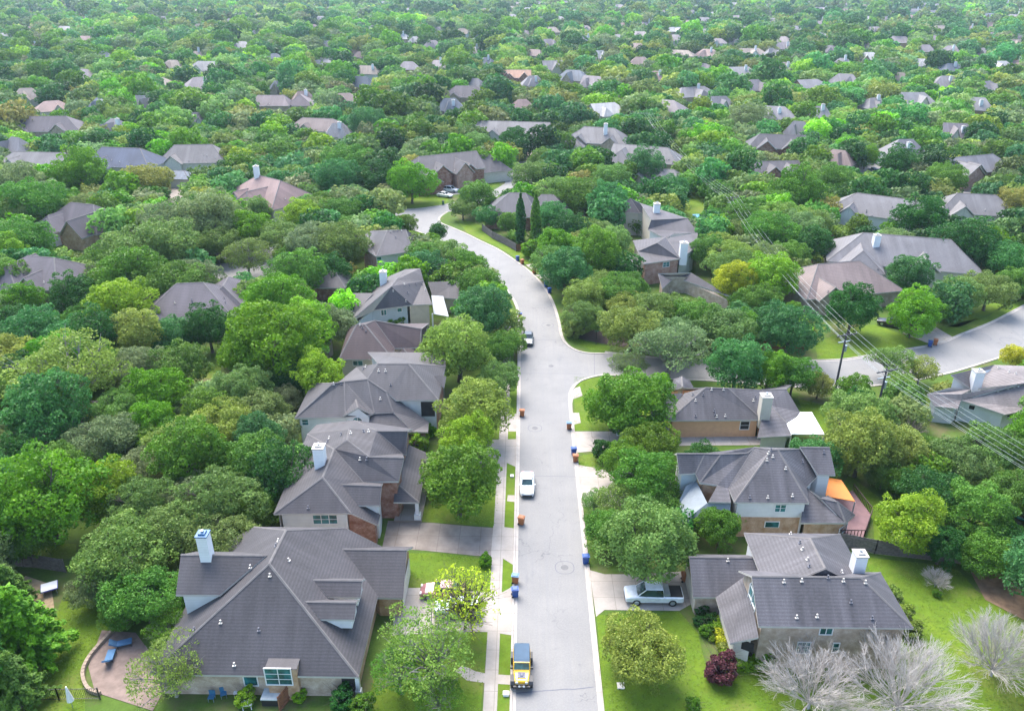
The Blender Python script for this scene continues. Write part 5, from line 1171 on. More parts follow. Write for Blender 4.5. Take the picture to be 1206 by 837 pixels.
T(985, 212, 26, 'oak', 'mid'); T(940, 225, 30, 'elm', 'moss'); T(1115, 210, 24, 'oak', 'mid'); T(1060, 190, 24, 'elm', 'dark'); T(1020, 185, 14, 'elm', 'ash'); T(1085, 255, 32, 'elm', 'dark', label='broad dark oak right of the white end wall house'); T(1135, 285, 36, 'elm', 'dark'); T(1195, 240, 26, 'oak', 'warm')
T(960, 285, 26, 'elm', 'dark'); T(905, 270, 34, 'oak', 'mid'); T(930, 300, 26, 'oak', 'mid'); T(870, 270, 22, 'oak', 'oak'); T(840, 260, 16, 'elm', 'mid')
T(1030, 215, 20, 'oak', 'olive')
near_n = len(TREES)
# shrubs
SHR = [(571, 660, 8, 'ash', 'clipped round bright green shrub on the lawn corner by the driveway'), (823, 731, 7, 'dark', 'clipped dark green ball shrub, left of three by the garden path'), (836, 729, 8, 'dark', 'clipped dark green ball shrub, rear right of three by the path'), (831, 742, 8, 'moss', 'clipped green ball shrub, front one of three by the path'),
       (848, 788, 19, 'purple', 'broad purple-brown round shrub on the front lawn'), (846, 783, 6, 'ash', 'small green plant inside the purple-brown shrub ring'), (712, 529, 14, 'dark', 'dense dark clipped hedge mass between two right-hand driveways'), (900, 776, 13, 'ash', 'bright green shrub against the stone house wall'), (825, 717, 8, 'dark', 'dark shrub at the garage corner of stone house'),
       (838, 752, 4, 'lime', 'tiny yellow-green shrub beside the garden path'), (402, 823, 15, 'dark', 'dark green foundation shrub under the big house porch'), (425, 830, 14, 'moss', 'mossy green shrub right of the foundation shrub'), (288, 822, 12, 'lime', 'yellow-green shrub before the brick wall patio'), (817, 828, 9, 'moss', 'loose green shrub near the bottom edge of front lawn'),
       (1052, 700, 11, 'olive', 'pale flowering hedge shrub beside stone house, nearest to the chimney'), (1062, 722, 12, 'olive', 'pale flowering hedge shrub beside stone house, middle one'), (1073, 742, 12, 'olive', 'pale flowering hedge shrub beside stone house, closest to bare tree'), (1103, 698, 5, 'moss', 'small green shrub under the little bare tree'),
       (655, 313, 12, 'dark', 'dark bushy shrub between two driveways on the bend'), (625, 293, 12, 'ash', 'low clipped round hedge on the lawn by cypresses'), (676, 385, 14, 'warm', 'rust-brown shrub under the olive oak at the bend'), (695, 372, 10, 'dark', 'dark shrub in shade under the olive oak'), (530, 333, 24, 'moss', 'mossy shrub mass in front of grey garage roof'), (562, 330, 7, 'mid', 'small shrub on kerb strip inside bend'),
       (492, 518, 14, 'lime', 'lime shrub between two left-hand houses'), (505, 505, 10, 'ash', 'bright green shrub behind the porch on the left'), (445, 368, 12, 'ash', 'bright green shrub against pale blue wall'), (465, 376, 12, 'moss', 'green shrub near tan wall behind plum roof'), (352, 820, 8, 'lime', 'small yellow-green shrub near low garden fence'), (733, 503, 12, 'teal', 'bluish shrub beside peach house driveway')]
for px, py, rx, c, lb in SHR: T(px, py, rx, 'round', c, label=lb, cat='shrub', name='shrub', group='garden shrubs')
# hedge cubes
def cubehedge(px, py, w, d, h, rz, col, lb):
    x, y = P(px, py); r = rng(int(px*7+py)); n = 900
    u = r.random((n, 3))-.5; ax = r.integers(0, 3, n); sg = np.sign(r.random(n)-.5)
    for i in range(n):
        if ax[i] == 2: sg[i] = 1
        u[i, ax[i]] = .5*sg[i]
    nn = np.zeros((n, 3)); nn[np.arange(n), ax] = sg
    p = u*np.array([w, d, h])+np.array([0, 0, h/2])+r.normal(size=(n, 3))*.03
    me = np_mesh('hedge_block', leaves(p, nn, .13, r, 1.4, .5), 4, r.random(n), M_LEAF)
    o = bpy.data.objects.new('hedge_block', me); S.collection.objects.link(o); o.location = (x, y, 0); o.rotation_euler = (0, 0, rz); o.color = (*COL[col], 1)
    tag(o, lb, 'hedge', 'clipped hedge blocks')
hb = [(843.5, 734, 'lime'), (846, 742, 'lime'), (848.5, 750, 'yel'), (850.5, 759, 'yel'), (853, 767, 'warm'), (856, 776, 'lime')]
for i, (a, b, c) in enumerate(hb): cubehedge(a, b, 1.1, .75, .8, 0, c, ['clipped yellow-green hedge block nearest the garage, top of the row', 'second clipped yellow-green hedge block down the row from garage', 'third clipped hedge block down the row, yellowish', 'fourth clipped hedge block down the row, golden', 'fifth clipped hedge block down the row, warm golden olive', 'lowest clipped lime hedge block of the row by the purple shrub'][i])
cubehedge(871, 786, 1.4, 1.0, .9, 0, 'lime', 'clipped lime hedge block in front of the stone porch'); cubehedge(886, 786, 1.3, 1.0, .9, 0, 'lime', 'clipped lime hedge block right of the one before the porch')

LAND += [(769, 700, 'silver pickup truck'), (616, 573, 'silver sedan'), (615, 785, 'yellow off-roader'), (640, 500, 'stretch of road past the junction'), (990, 420, 'dark utility pole'), (1000, 400, 'lawn by the right-hand street'), (600, 205, 'cul-de-sac'), (1170, 760, 'pale bare tree at the right edge'), (290, 315, 'side-street roundabout'), (70, 520, 'long shed roof'), (130, 525, 'red shed roof'), (820, 240, 'narrow grass corridor')]
# automatic filler around the hand-placed crowns
placed = []
for t in TREES:
    if t['kind'] == 'round': t['sol'] = solve(t['px'], t['py'], t['rx'], t['kind'], t['seed']); continue
    t['sol'] = solve(t['px'], t['py'], t['rx'], t['kind'], t['seed'])
    placed.append((t['sol'][1], t['sol'][2], t['sol'][3]*t['sol'][0][2]))
grid = {}
def gadd(x, y, r): grid.setdefault((int(x//14), int(y//14)), []).append((x, y, r))
for x, y, r in placed: gadd(x, y, r)
def near(x, y, r, f):
    gx, gy = int(x//14), int(y//14)
    for i in (-1, 0, 1):
        for j in (-1, 0, 1):
            for (a, b, q) in grid.get((gx+i, gy+j), ()):
                if (a-x)**2+(b-y)**2 < ((r+q)*f)**2: return True
    return False
CB = [(min(p[0] for p in c), min(p[1] for p in c), max(p[0] for p in c), max(p[1] for p in c), c) for c in CLEAR]
CLEAR2 = [[(916, 478), (962, 478), (992, 518), (925, 522)], [(960, 552), (1012, 555), (1035, 640), (985, 640)], [(508, 200), (562, 200), (560, 240), (505, 240)], [(500, 328), (545, 328), (545, 355), (500, 390)], [(15, 672), (92, 676), (90, 745), (30, 740)], [(1018, 655), (1206, 700), (1206, 837), (900, 837), (1040, 760)], [(690, 700), (850, 700), (1000, 837), (700, 837)], [(100, 740), (220, 740), (400, 837), (60, 837)], [(960, 590), (1010, 545), (1060, 640), (1000, 650)], [(1128, 440), (1206, 425), (1206, 500), (1128, 490)]]
CB += [(min(p[0] for p in c), min(p[1] for p in c), max(p[0] for p in c), max(p[1] for p in c), c) for c in CLEAR2]
HB = []
for hpx, y0, y1, hw_ in HULLS:
    if len(hpx) < 3: continue
    HB.append((min(p[0] for p in hpx), min(p[1] for p in hpx), max(p[0] for p in hpx), max(p[1] for p in hpx), hpx, y0, hw_))
HG = {}
for h in HB:
    for gx in range(int(h[0]//40)-1, int(h[2]//40)+2):
        for gy in range(int(h[1]//40)-1, int(h[3]//40)+2): HG.setdefault((gx, gy), []).append(h)
def blocked(px, py, rp, x, y, ph):
    n = 0; tot = 0
    pts = [(px, py)]+[(px+rp*.85*math.cos(k*math.pi/4), py+ph*.85*math.sin(k*math.pi/4)) for k in range(8)]
    gx, gy = int(px//40), int(py//40)
    hs = HG.get((gx, gy), ())
    for h in hs:
        if y < h[5]+7:
            hx = h[4]; mx_ = sum(q[0] for q in hx)/len(hx); my_ = sum(q[1] for q in hx)/len(hx)
            if rp < 60 and ((mx_-px)/rp)**2+((my_-py)/(ph*1.25))**2 < 1.0: return True
            if sum(1 for q in hx if (((q[0]*.8+mx_*.2)-px)/rp)**2+(((q[1]*.8+my_*.2)-py)/(ph*1.2))**2 < 1) > len(hx)*(.3 if h[5] < 195 else .4): return True
            c = sum(1 for a, b in pts if inpoly(a, b, h[4]))
            if c >= (3 if h[5] > 195 and h[2]-h[0] > 38 else 2): return True
        if inpoly(x, y, h[6]): return True
    if py > 90:
        for bx0, by0, bx1, by1, c in CB:
            if px+rp < bx0 or px-rp > bx1 or py+ph < by0 or py-ph > by1: continue
            if sum(1 for a, b in pts if inpoly(a, b, c)) >= 2: return True
            if inpoly(*Q(x, y, 0)[:2], c): return True
    return False
rf = random.Random(77)
mix_n = [('oak', 'oak')]*9+[('oak', 'grey')]*6+[('oak', 'mid')]*6+[('oak', 'olive')]*4+[('elm', 'dark')]*5+[('elm', 'moss')]*3+[('ash', 'ash')]*3+[('ash', 'teal')]*3+[('oak', 'teal')]*3+[('ash', 'lime')]*1+[('oak', 'warm')]*2
auto = []
def fill(y0, y1, spacing, rmin, rmax, f, tries):
    for _ in range(tries):
        y = math.sqrt(rf.random()*(y1*y1-y0*y0)+y0*y0); x = rf.uniform(-1, 1)*(y*.76+30)
        r = rf.uniform(rmin, rmax)
        if near(x, y, r, f): continue
        zc = r*.95+.3; a, b, d = Q(x, y, zc); rp = r*F/d
        if a < -rp*1.2 or a > W_+rp*1.2 or b > H_+rp or b < -12: continue
        ph = rp*.8
        if blocked(a, b, rp, x, y, ph): continue
        k, c = rf.choice(mix_n); auto.append((rp, x, y, r, k, c, a, b)); gadd(x, y, r)
fill(45, 300, 8, 3.6, 5.6, .60, 26000)
fill(50, 260, 8, 2.0, 3.4, .70, 16000)
fill(300, 620, 9, 4.2, 8.2, .56, 30000)
fill(620, 1100, 10, 5.5, 10.5, .57, 40000)
fill(1100, 2600, 14, 7, 12, .60, 56000)
auto.sort(reverse=True)
nind = 298-len([t for t in TREES if t['kind'] != 'round'])
for rp, x, y, r, k, c, a, b in auto[:nind]:
    TREES.append(dict(px=a, py=b, rx=rp, kind=k, col=c, label=None, cat='tree', name=None, group='trees of the neighbourhood', seed=rf.randrange(99), world=(x, y, r)))
need = [t for t in TREES if not t['label']]
szs = sorted(t['rx'] for t in TREES)
for t, lb in zip(need, relabel([(t['px'], t['py'], ('small ' if t['rx'] < 17 else 'large ' if t['rx'] > 34 else '')+ADJ[t['col']]) for t in need], 'tree')): t['label'] = lb
NAMEK = dict(oak='oak_tree', ash='shade_tree', elm='shade_tree', airy='oak_tree', feather='oak_tree', budding='budding_tree', conifer='conifer_tree', column='cypress_tree', barebrown='bare_tree', bare='bare_tree', round='shrub')
rt_ = random.Random(3)
for t in TREES:
    if 'world' in t:
        L = KIND[t['kind']]; proto = L[t['seed'] % len(L)]; x, y, r = t['world']; sc = r/proto[2]
    else: proto, x, y, sc = t['sol']
    r_ = empty(t['name'] or NAMEK[t['kind']], (x, y, 0), rt_.uniform(0, 6.28), t['label'][:1].upper()*0+t['label'], t['cat'], t['group'])
    zs = sc*rt_.uniform(.92, 1.08) if t['kind'] not in ('round',) else sc
    r_.scale = (sc, sc, zs)
    c = COL[t['col']]; j = [rt_.uniform(.88, 1.12) for _ in range(3)]
    o = bpy.data.objects.new('crown' if t['kind'] != 'round' else 'foliage', proto[0]); S.collection.objects.link(o); o.parent = r_
    o.color = (c[0]*j[0], c[1]*j[1], c[2]*j[2], 1)
    if proto[1] is not None:
        o2 = bpy.data.objects.new('trunk', proto[1]); S.collection.objects.link(o2); o2.parent = r_
# the rest of the wood: one object, instanced crowns
rest = auto[nind:]
prot = bpy.data.collections.new('crown_kinds')
pm = []
for i, (nc, nl, ls, hh) in enumerate([(40, 34, .62, 3.6), (40, 34, .62, 4.6), (22, 14, 1.35, 3.8), (22, 14, 1.35, 4.6)]):
    cm, C = crown_mesh('far_crown', 50+i, 5, hh, nc, nl, ls, M_LEAFI, hh+.6, low=-.4, cr=(.20, .34), flat_=.8, jit=.5)
    o = bpy.data.objects.new('%d_far_crown' % i, cm); prot.objects.link(o)
me = bpy.data.meshes.new('distant_wood'); me.vertices.add(len(rest))
co = np.array([(x, y, 0) for rp, x, y, r, k, c, a, b in rest], dtype=np.float32); me.vertices.foreach_set('co', co.reshape(-1))
def pa(name, typ, field, arr):
    a = me.attributes.new(name, typ, 'POINT'); a.data.foreach_set(field, np.ascontiguousarray(arr).reshape(-1))
rr2 = rng(9); n = len(rest)
sc = np.array([q[3]/5 for q in rest], dtype=np.float32)
pa('sc', 'FLOAT_VECTOR', 'vector', np.stack([sc, sc, sc*(.85+.3*rr2.random(n))], 1).astype(np.float32))
pa('rz', 'FLOAT_VECTOR', 'vector', np.stack([np.zeros(n), np.zeros(n), rr2.random(n)*6.28], 1).astype(np.float32))
pa('idx', 'INT', 'value', np.array([(0 if q[0] > 9 else 2)+(0 if q[4] == 'oak' else 1) for q in rest], dtype=np.int32))
tc = np.array([(*COL[q[5]], 1) for q in rest], dtype=np.float32); wv_ = np.sin(co[:, 0]/47+2*np.sin(co[:, 1]/83))+np.sin(co[:, 1]/61+1.7*np.sin(co[:, 0]/71))
tc[:, :3] *= (1+.16*wv_)[:, None].astype(np.float32)
tc[:, :3] *= ((.85+.3*rr2.random((n, 3)))*(.70+.65*rr2.random((n, 1)))).astype(np.float32)
pa('tint', 'FLOAT_COLOR', 'color', tc)
wo = bpy.data.objects.new('distant_wood', me); S.collection.objects.link(wo); wo['kind'] = 'stuff'
tag(wo, 'distant green treetops filling the neighbourhood out to the horizon', 'trees')
gn = bpy.data.node_groups.new('scatter_crowns', 'GeometryNodeTree')
gn.interface.new_socket('Geometry', in_out='INPUT', socket_type='NodeSocketGeometry'); gn.interface.new_socket('Geometry', in_out='OUTPUT', socket_type='NodeSocketGeometry')
gi = gn.nodes.new('NodeGroupInput'); go = gn.nodes.new('NodeGroupOutput')
mp = gn.nodes.new('GeometryNodeMeshToPoints'); ip = gn.nodes.new('GeometryNodeInstanceOnPoints'); ci = gn.nodes.new('GeometryNodeCollectionInfo')
ci.inputs['Collection'].default_value = prot; ci.inputs['Separate Children'].default_value = True; ci.inputs['Reset Children'].default_value = True
def na(nm, ty):
    q = gn.nodes.new('GeometryNodeInputNamedAttribute'); q.data_type = ty; q.inputs['Name'].default_value = nm; return q.outputs[0]
gn.links.new(gi.outputs[0], mp.inputs[0]); gn.links.new(mp.outputs[0], ip.inputs['Points']); gn.links.new(ci.outputs[0], ip.inputs['Instance'])
ip.inputs['Pick Instance'].default_value = True
gn.links.new(na('idx', 'INT'), ip.inputs['Instance Index']); gn.links.new(na('rz', 'FLOAT_VECTOR'), ip.inputs['Rotation']); gn.links.new(na('sc', 'FLOAT_VECTOR'), ip.inputs['Scale'])
gn.links.new(ip.outputs[0], go.inputs[0])
md = wo.modifiers.new('scatter', 'NODES'); md.node_group = gn
print('trees', len(TREES), 'auto', len(auto), 'rest', len(rest))

# ---------------------------------------------------------------- vehicles
def paint(name, col, rough=.3, metal=.1):
    if sum(col) < .5: col = tuple(c*.6 for c in col); metal = 0
    if name in MC: return MC[name]
    m, nt, b = newmat(name); nt.links.new(mixc(nt, col, tuple(x*.85 for x in col), noise(nt, pos(nt), 2, 2)), b.inputs['Base Color'])
    b.inputs['Roughness'].default_value = rough; b.inputs['Metallic'].default_value = metal; b.inputs['Coat Weight'].default_value = .35; MC[name] = m; return m
def sec(x, hw, z0, z1, ch=.1):
    # rounded cross-section across y at station x
    return [(x, -hw+ch, z0), (x, hw-ch, z0), (x, hw, z0+ch), (x, hw*.985, z1-ch), (x, hw-ch*1.6, z1), (x, -hw+ch*1.6, z1), (x, -hw*.985, z1-ch), (x, -hw, z0+ch)]
def wheel(parent, x, y, r, w):
    side = 1 if y > 0 else -1
    t = MB(); n = 18; prof = [(-w/2, r*.62), (-w/2, r*.92), (-w/2+.04, r), (w/2-.04, r), (w/2, r*.92), (w/2, r*.62)]
    for q, rr_ in prof:
        for k in range(n): a = 2*math.pi*k/n; t.v.append((x+rr_*math.cos(a), y+q, r+rr_*math.sin(a)))
    for i in range(len(prof)-1):
        for k in range(n): t.f.append((i*n+k, i*n+(k+1) % n, (i+1)*n+(k+1) % n, (i+1)*n+k))
    wo_ = t.build('wheel', M_BLACK, parent)
    m = MB().tube((x, y-w*.38, r), (x, y+w*.38, r), r*.62, n=14); m.build('rim', M_STEEL, wo_)
def car(name, label, cat, px, py, rz, L=4.7, Wd=1.8, h=1.45, col=(.6, .62, .64), style='sedan', group='parked cars', z=0.02, world=None):
    x, y = world or P(px, py); r = empty(name, (x, y, z), rz, label, cat, group)
    pm_ = paint('paint_%.2f_%.2f_%.2f' % col, col); hw = Wd/2; b = MB()
    if style == 'sedan': st = [(-L/2, .80, .35, .72), (-L/2+.12, .92, .25, .88), (-L*.32, 1, .2, .98), (0, 1, .2, .98), (L*.2, 1, .2, .96), (L*.38, .97, .22, .86), (L/2-.1, .86, .28, .70), (L/2, .74, .34, .60)]; cab = [(-L*.40, .74, .97, 1.0), (-L*.22, .80, .96, h), (L*.04, .80, .96, h), (L*.20, .78, .93, .97)]
    elif style == 'suv': st = [(-L/2, .84, .45, .9), (-L/2+.1, .95, .3, 1.05), (-L*.3, 1, .25, 1.08), (L*.1, 1, .25, 1.08), (L*.3, .98, .28, 1.04), (L/2-.1, .9, .32, .92), (L/2, .78, .4, .78)]; cab = [(-L*.49, .80, 1.04, 1.08), (-L*.43, .84, 1.04, h), (L*.05, .84, 1.04, h), (L*.2, .82, 1.0, 1.06)]
    else: st = [(-L/2, .90, .5, 1.05), (-L/2+.1, .98, .42, 1.12), (-L*.1, 1, .4, 1.14), (L*.12, 1, .4, 1.16), (L*.33, 1, .42, 1.16), (L/2-.12, .95, .45, 1.05), (L/2, .86, .5, .95)]; cab = [(-L*.155, .88, 1.1, 1.16), (-L*.135, .92, 1.1, h), (L*.15, .92, 1.1, h), (L*.30, .86, 1.1, 1.17)]
    b.loft([sec(sx, hw*k, z0, z1, .09) for sx, k, z0, z1 in st]); bo = b.build('body', pm_, r, smooth=False)
    c = MB().loft([[(sx, -hw*k*.97, z0-.03), (sx, hw*k*.97, z0-.03), (sx, hw*(k-.02)*(.86 if z1 > z0+.2 else .97), z1-.06), (sx, hw*(k-.12)*.9, z1-.03), (sx, -hw*(k-.12)*.9, z1-.03), (sx, -hw*(k-.02)*(.86 if z1 > z0+.2 else .97), z1-.06)] for sx, k, z0, z1 in cab])
    c.build('window_glass', M_CARGL, r)
    s1, s2 = cab[1][0], cab[2][0]
    rf_ = MB().loft([[(sx, -hw*.70, h-.05), (sx, hw*.70, h-.05), (sx, hw*.66, h+.01), (sx, -hw*.66, h+.01)] for sx in (s1-.03, s2+.05)])
    for sx0, sx1 in ((cab[2][0]+.02, cab[3][0]), (cab[1][0]-.02, cab[0][0])):
        for sg in (-1, 1): rf_.tube((sx0, sg*hw*.70, h-.04), (sx1, sg*hw*.80, cab[3][2]), .05, n=4)
    for sg in (-1, 1): rf_.tube(((s1+s2)/2, sg*hw*.70, h-.05), ((s1+s2)/2-.05, sg*hw*.82, cab[1][2]), .045, n=4)
    rf_.build('roof', pm_, r)
    wr = .33 if style == 'sedan' else .39 if style == 'suv' else .42
    for sx in (-L*.31, L*.31):
        for sg in (-1, 1): wheel(r, sx, sg*(hw-.1), wr, .24)
    for sg in (-1, 1):
        MB().quadbox((L/2-.1, sg*hw*.62, .62 if style == 'sedan' else .78), .16, .34, .14).build('headlight', M_WHITE, r)
        MB().quadbox((-L/2+.04, sg*hw*.66, .68 if style == 'sedan' else .86), .1, .3, .16).build('taillight', plain('red_lamp', (.35, .01, .01), .3), r)
        MB().quadbox((L*.17, sg*(hw+.07), .98 if style == 'sedan' else 1.12), .12, .16, .12).build('mirror', pm_, r)
    MB().quadbox((L/2-.02, 0, .36), .1, Wd*.66, .16).build('bumper', M_BLACK, r)
    if style == 'pickup':
        bx0, bx1 = -L/2+.12, -L*.165
        m = MB().quadbox(((bx0+bx1)/2, 0, 1.125), bx1-bx0, Wd*.84, .06); m.build('bed_cover', M_BLACK, r)
        m = MB().quadbox((bx1-.3, 0, 1.186), .55, Wd*.8, .22); m.build('toolbox', M_STEEL, r)
    return r
PI = math.pi
car('parked_sedan', 'silver sedan parked at the left kerb facing the camera, past the manhole', 'car', 617, 576, -PI/2, col=(.62, .66, .70), world=(.55, 81.6))
car('parked_sedan', 'dark grey-teal sedan parked at the left kerb beyond the junction', 'car', 618, 405, -PI/2, col=(.05, .08, .10), world=(.75, 125.3))
car('pickup_truck', 'silver pickup with black bed cover parked across the right driveway', 'pickup truck', 769, 706, PI, L=5.9, Wd=1.98, h=1.9, col=(.74, .77, .80), style='pickup', z=.04)
car('parked_sedan', 'maroon and silver sedan in the driveway under the budding tree', 'car', 522, 700, PI, col=(.30, .13, .14), z=.04)
car('parked_suv', 'grey-teal car mostly hidden under the airy oak by the garage', 'car', 540, 722, PI, L=4.8, h=1.7, col=(.22, .30, .33), style='suv', z=.04)
car('parked_suv', 'white SUV in the driveway before the two-storey brick house', 'car', 531, 226, -.4, L=4.9, Wd=1.95, h=1.75, col=(.78, .79, .80), style='suv', z=.04)
car('parked_sedan', 'white sedan in front of the white SUV in the far driveway', 'car', 524, 232, -.4, col=(.75, .76, .77), z=.04)
car('parked_suv', 'black SUV beside the two-storey brick house entrance', 'car', 554, 214, -.3, L=4.8, h=1.7, col=(.02, .035, .03), style='suv', z=.04)
car('parked_suv', 'light blue-grey car under oaks in front of white-sided house', 'car', 745, 567, PI, L=4.8, h=1.7, col=(.42, .52, .58), style='suv', z=.05)
car('parked_sedan', 'pale silver car beside the peach house driveway under tree', 'car', 745, 513, PI, col=(.55, .58, .60), z=.05)
car('parked_suv', 'black car parked under the bright tree by the pinkish-roofed house', 'car', 1049, 384, 2.6, L=4.8, h=1.7, col=(.02, .022, .03), style='suv', z=.04)
car('parked_suv', 'navy blue car, left of two side by side in the far right driveway', 'car', 1028, 204, PI/2, L=4.9, Wd=1.95, h=1.8, col=(.02, .04, .12), style='suv', z=.05)
car('parked_suv', 'black and blue car, right of two side by side in the far right driveway', 'car', 1039, 204, PI/2, L=4.9, Wd=1.95, h=1.8, col=(.015, .02, .07), style='suv', z=.05)
car('parked_suv', 'dark SUV at the kerb inside the bend, half under the oak', 'car', 561, 324, -.75, L=4.7, h=1.65, col=(.10, .12, .14), style='suv', z=.03)
# yellow off-roader
jx, jy = P(615, 797); jr = empty('off_roader', (jx-.05, jy+.35, .02), -PI/2, 'yellow boxy off-roader with navy top and fat black tyres, parked at left kerb', 'car', 'parked cars')
YP = paint('yellow_paint', (.80, .46, .02), .3, 0); NB = plain('navy_soft_top', (.03, .075, .13), .7, var=.08)
b = MB().loft([sec(x, w, z0, z1, .06) for x, w, z0, z1 in ((-2.0, .76, .6, 1.15), (-1.9, .8, .5, 1.2), (.1, .8, .5, 1.2), (.55, .78, .5, 1.22), (1.0, .72, .55, 1.2), (1.75, .64, .6, 1.14), (1.85, .6, .65, 1.05))]); b.build('body', YP, jr)
MB().loft([[(x, -w, 1.18), (x, w, 1.18), (x, w*.92, z), (x, -w*.92, z)] for x, w, z in ((-1.98, .74, 1.8), (-1.8, .76, 1.9), (.0, .76, 1.9), (.30, .75, 1.84))]).build('soft_top', NB, jr)
MB().loft([[(.30, -.70, 1.2), (.30, .70, 1.2), (.28, .66, 1.80), (.28, -.66, 1.80)], [(.62, -.70, 1.19), (.62, .70, 1.19), (.34, .66, 1.80), (.34, -.66, 1.80)]]).build('windscreen', M_GLASS, jr)
mb = MB().tube((.66, -.74, 1.2), (.36, -.70, 1.86), .05, n=5).tube((.66, .74, 1.2), (.36, .70, 1.86), .05, n=5).tube((.36, -.70, 1.86), (.36, .70, 1.86), .05, n=5).tube((.66, -.74, 1.21), (.66, .74, 1.21), .04, n=5); mb.build('windscreen_frame', YP, jr)
MB().quadbox((1.2, 0, 1.205), .62, .72, .03).quadbox((1.2, 0, 1.236), .4, .3, .07, taper=.7).build('bonnet_decal', plain('slate_decal', (.10, .11, .16), .5), jr)
for sx in (-1.3, 1.38):
    for sg in (-1, 1):
        wheel(jr, sx, sg*.84, .46, .34)
        MB().loft([[(sx+dx, sg*.62, z), (sx+dx, sg*1.02, z), (sx+dx, sg*1.02, z+.06), (sx+dx, sg*.62, z+.06)] for dx, z in ((-.58, .78), (-.38, .98), (.38, .98), (.58, .78))]).build('fender', M_BLACK, jr)
MB().quadbox((2.03, 0, .55), .22, 1.5, .22).tube((2.1, -.4, .78), (2.1, -.3, 1.05), .04).tube((2.1, .4, .78), (2.1, .3, 1.05), .04).tube((2.1, -.3, 1.05), (2.1, .3, 1.05), .04).build('bumper', M_BLACK, jr)
for sg in (-1, 1):
    MB().tube((1.84, sg*.43, .98), (1.91, sg*.43, .98), .13, n=12).build('headlight', M_WHITE, jr); MB().tube((2.14, sg*.2, .86), (2.2, sg*.2, .86), .1, n=10).build('fog_lamp', M_WHITE, jr)
    MB().quadbox((.5, sg*.92, 1.22), .1, .22, .2).build('mirror', M_BLACK, jr); MB().quadbox((-2.02, sg*.66, .95), .06, .14, .22).build('taillight', plain('red_lamp', (.35, .01, .01), .3), jr)
MB().tube((-2.03, 0, 1.1), (-2.28, 0, 1.1), .42, n=18).build('spare_wheel', M_BLACK, jr)

# ---------------------------------------------------------------- wheelie bins
def bin_(px, py, body, lid, label, rz, s=1.0):
    x, y = P(px, py); r = empty('wheelie_bin', (x, y, .02), rz, label, 'wheelie bin', 'wheelie bins out at the kerb')
    r.scale = (s, s, s)
    MB().quadbox((0, 0, .06), .50, .56, .94, taper=1.22).build('bin_body', body, r)
    MB().quadbox((0, 0, 1.0), .68, .76, .07).quadbox((0, 0, 1.068), .58, .62, .06, taper=.8).tube((-.30, .40, 1.0), (.30, .40, 1.0), .03, n=6).build('lid', lid, r)
    for sg in (-1, 1): MB().tube((sg*.23, .26, .13), (sg*.31, .26, .13), .13, n=12).build('wheel', M_BLACK, r)
M_LIDB = plain('faded_blue_lid', (.10, .20, .30), .5)
B = [(607, 686, M_BRWNP, M_LIDB, 'brown bin with faded blue-grey lid at left kerb, rear of a pair', 1.4), (606.5, 702, M_BLUEP, M_BLUEP, 'blue bin at left kerb, front of the pair beside the concrete driveway', 1.7), (689.5, 663, M_BLUEP, M_BLUEP, 'blue bin alone at right kerb by the driveway with the pickup', -1.5),
     (614, 617, M_BRWNP, M_BRWNP, 'brown bin alone at left kerb below the silver sedan', 1.2), (615, 490, M_BRWNP, M_BRWNP, 'brown bin alone at left kerb short of the junction', 1.5), (670, 505, M_BRWNP, M_LIDB, 'brown bin with blue lid at right kerb by the storm inlet', -1.5),
     (675.5, 535, M_BLUEP, M_BLUEP, 'blue bin at right kerb, rear of a pair between driveways', -1.4), (677.5, 543.5, M_BRWNP, M_BRWNP, 'brown bin at right kerb, front of a pair between driveways', -1.6), (612.5, 375, M_BRWNP, M_BLUEP, 'brown bin with blue lid at left kerb beyond the dark sedan', 1.5),
     (609.5, 307, M_BLUEP, M_BLUEP, 'blue bin on the outer kerb of the bend beside the long lawn', -1), (615, 311, M_BRWNP, M_BRWNP, 'brown bin on the outer kerb right of the lawn bin on the bend', -1), (629, 322, M_BRWNP, M_BRWNP, 'brown bin between the two driveways on the bend', -1.2),
     (643, 338, M_BLUEP, M_BLUEP, 'blue bin on the bend, upper of a blue pair past the driveways', -1.2), (647, 345, M_BLUEP, M_BLUEP, 'blue bin on the bend, lower of a blue pair past the driveways', -1.2),
     (594, 203, M_BLUEP, M_BLUEP, 'blue bin at the cul-de-sac kerb, left of two', -.5), (598, 202, M_BLUEP, M_BLUEP, 'blue bin at the cul-de-sac kerb, right of two', -.5), (1094.5, 408, M_BLUEP, M_BLUEP, 'blue bin at the kerb of the right-hand street, left of a pair', 2.8), (1101, 406, M_BRWNP, M_BRWNP, 'orange-brown bin at the kerb of the right-hand street, right of a pair', 2.8),
     (522, 241, plain('green_plastic', (.02, .12, .06), .6), M_BLACK, 'dark green bin at the corner of the far driveway', 0), (806, 684, M_BRWNP, M_BRWNP, 'orange-brown bin beside the garage of the stone house', 1.5)]
for a in B: bin_(*a)

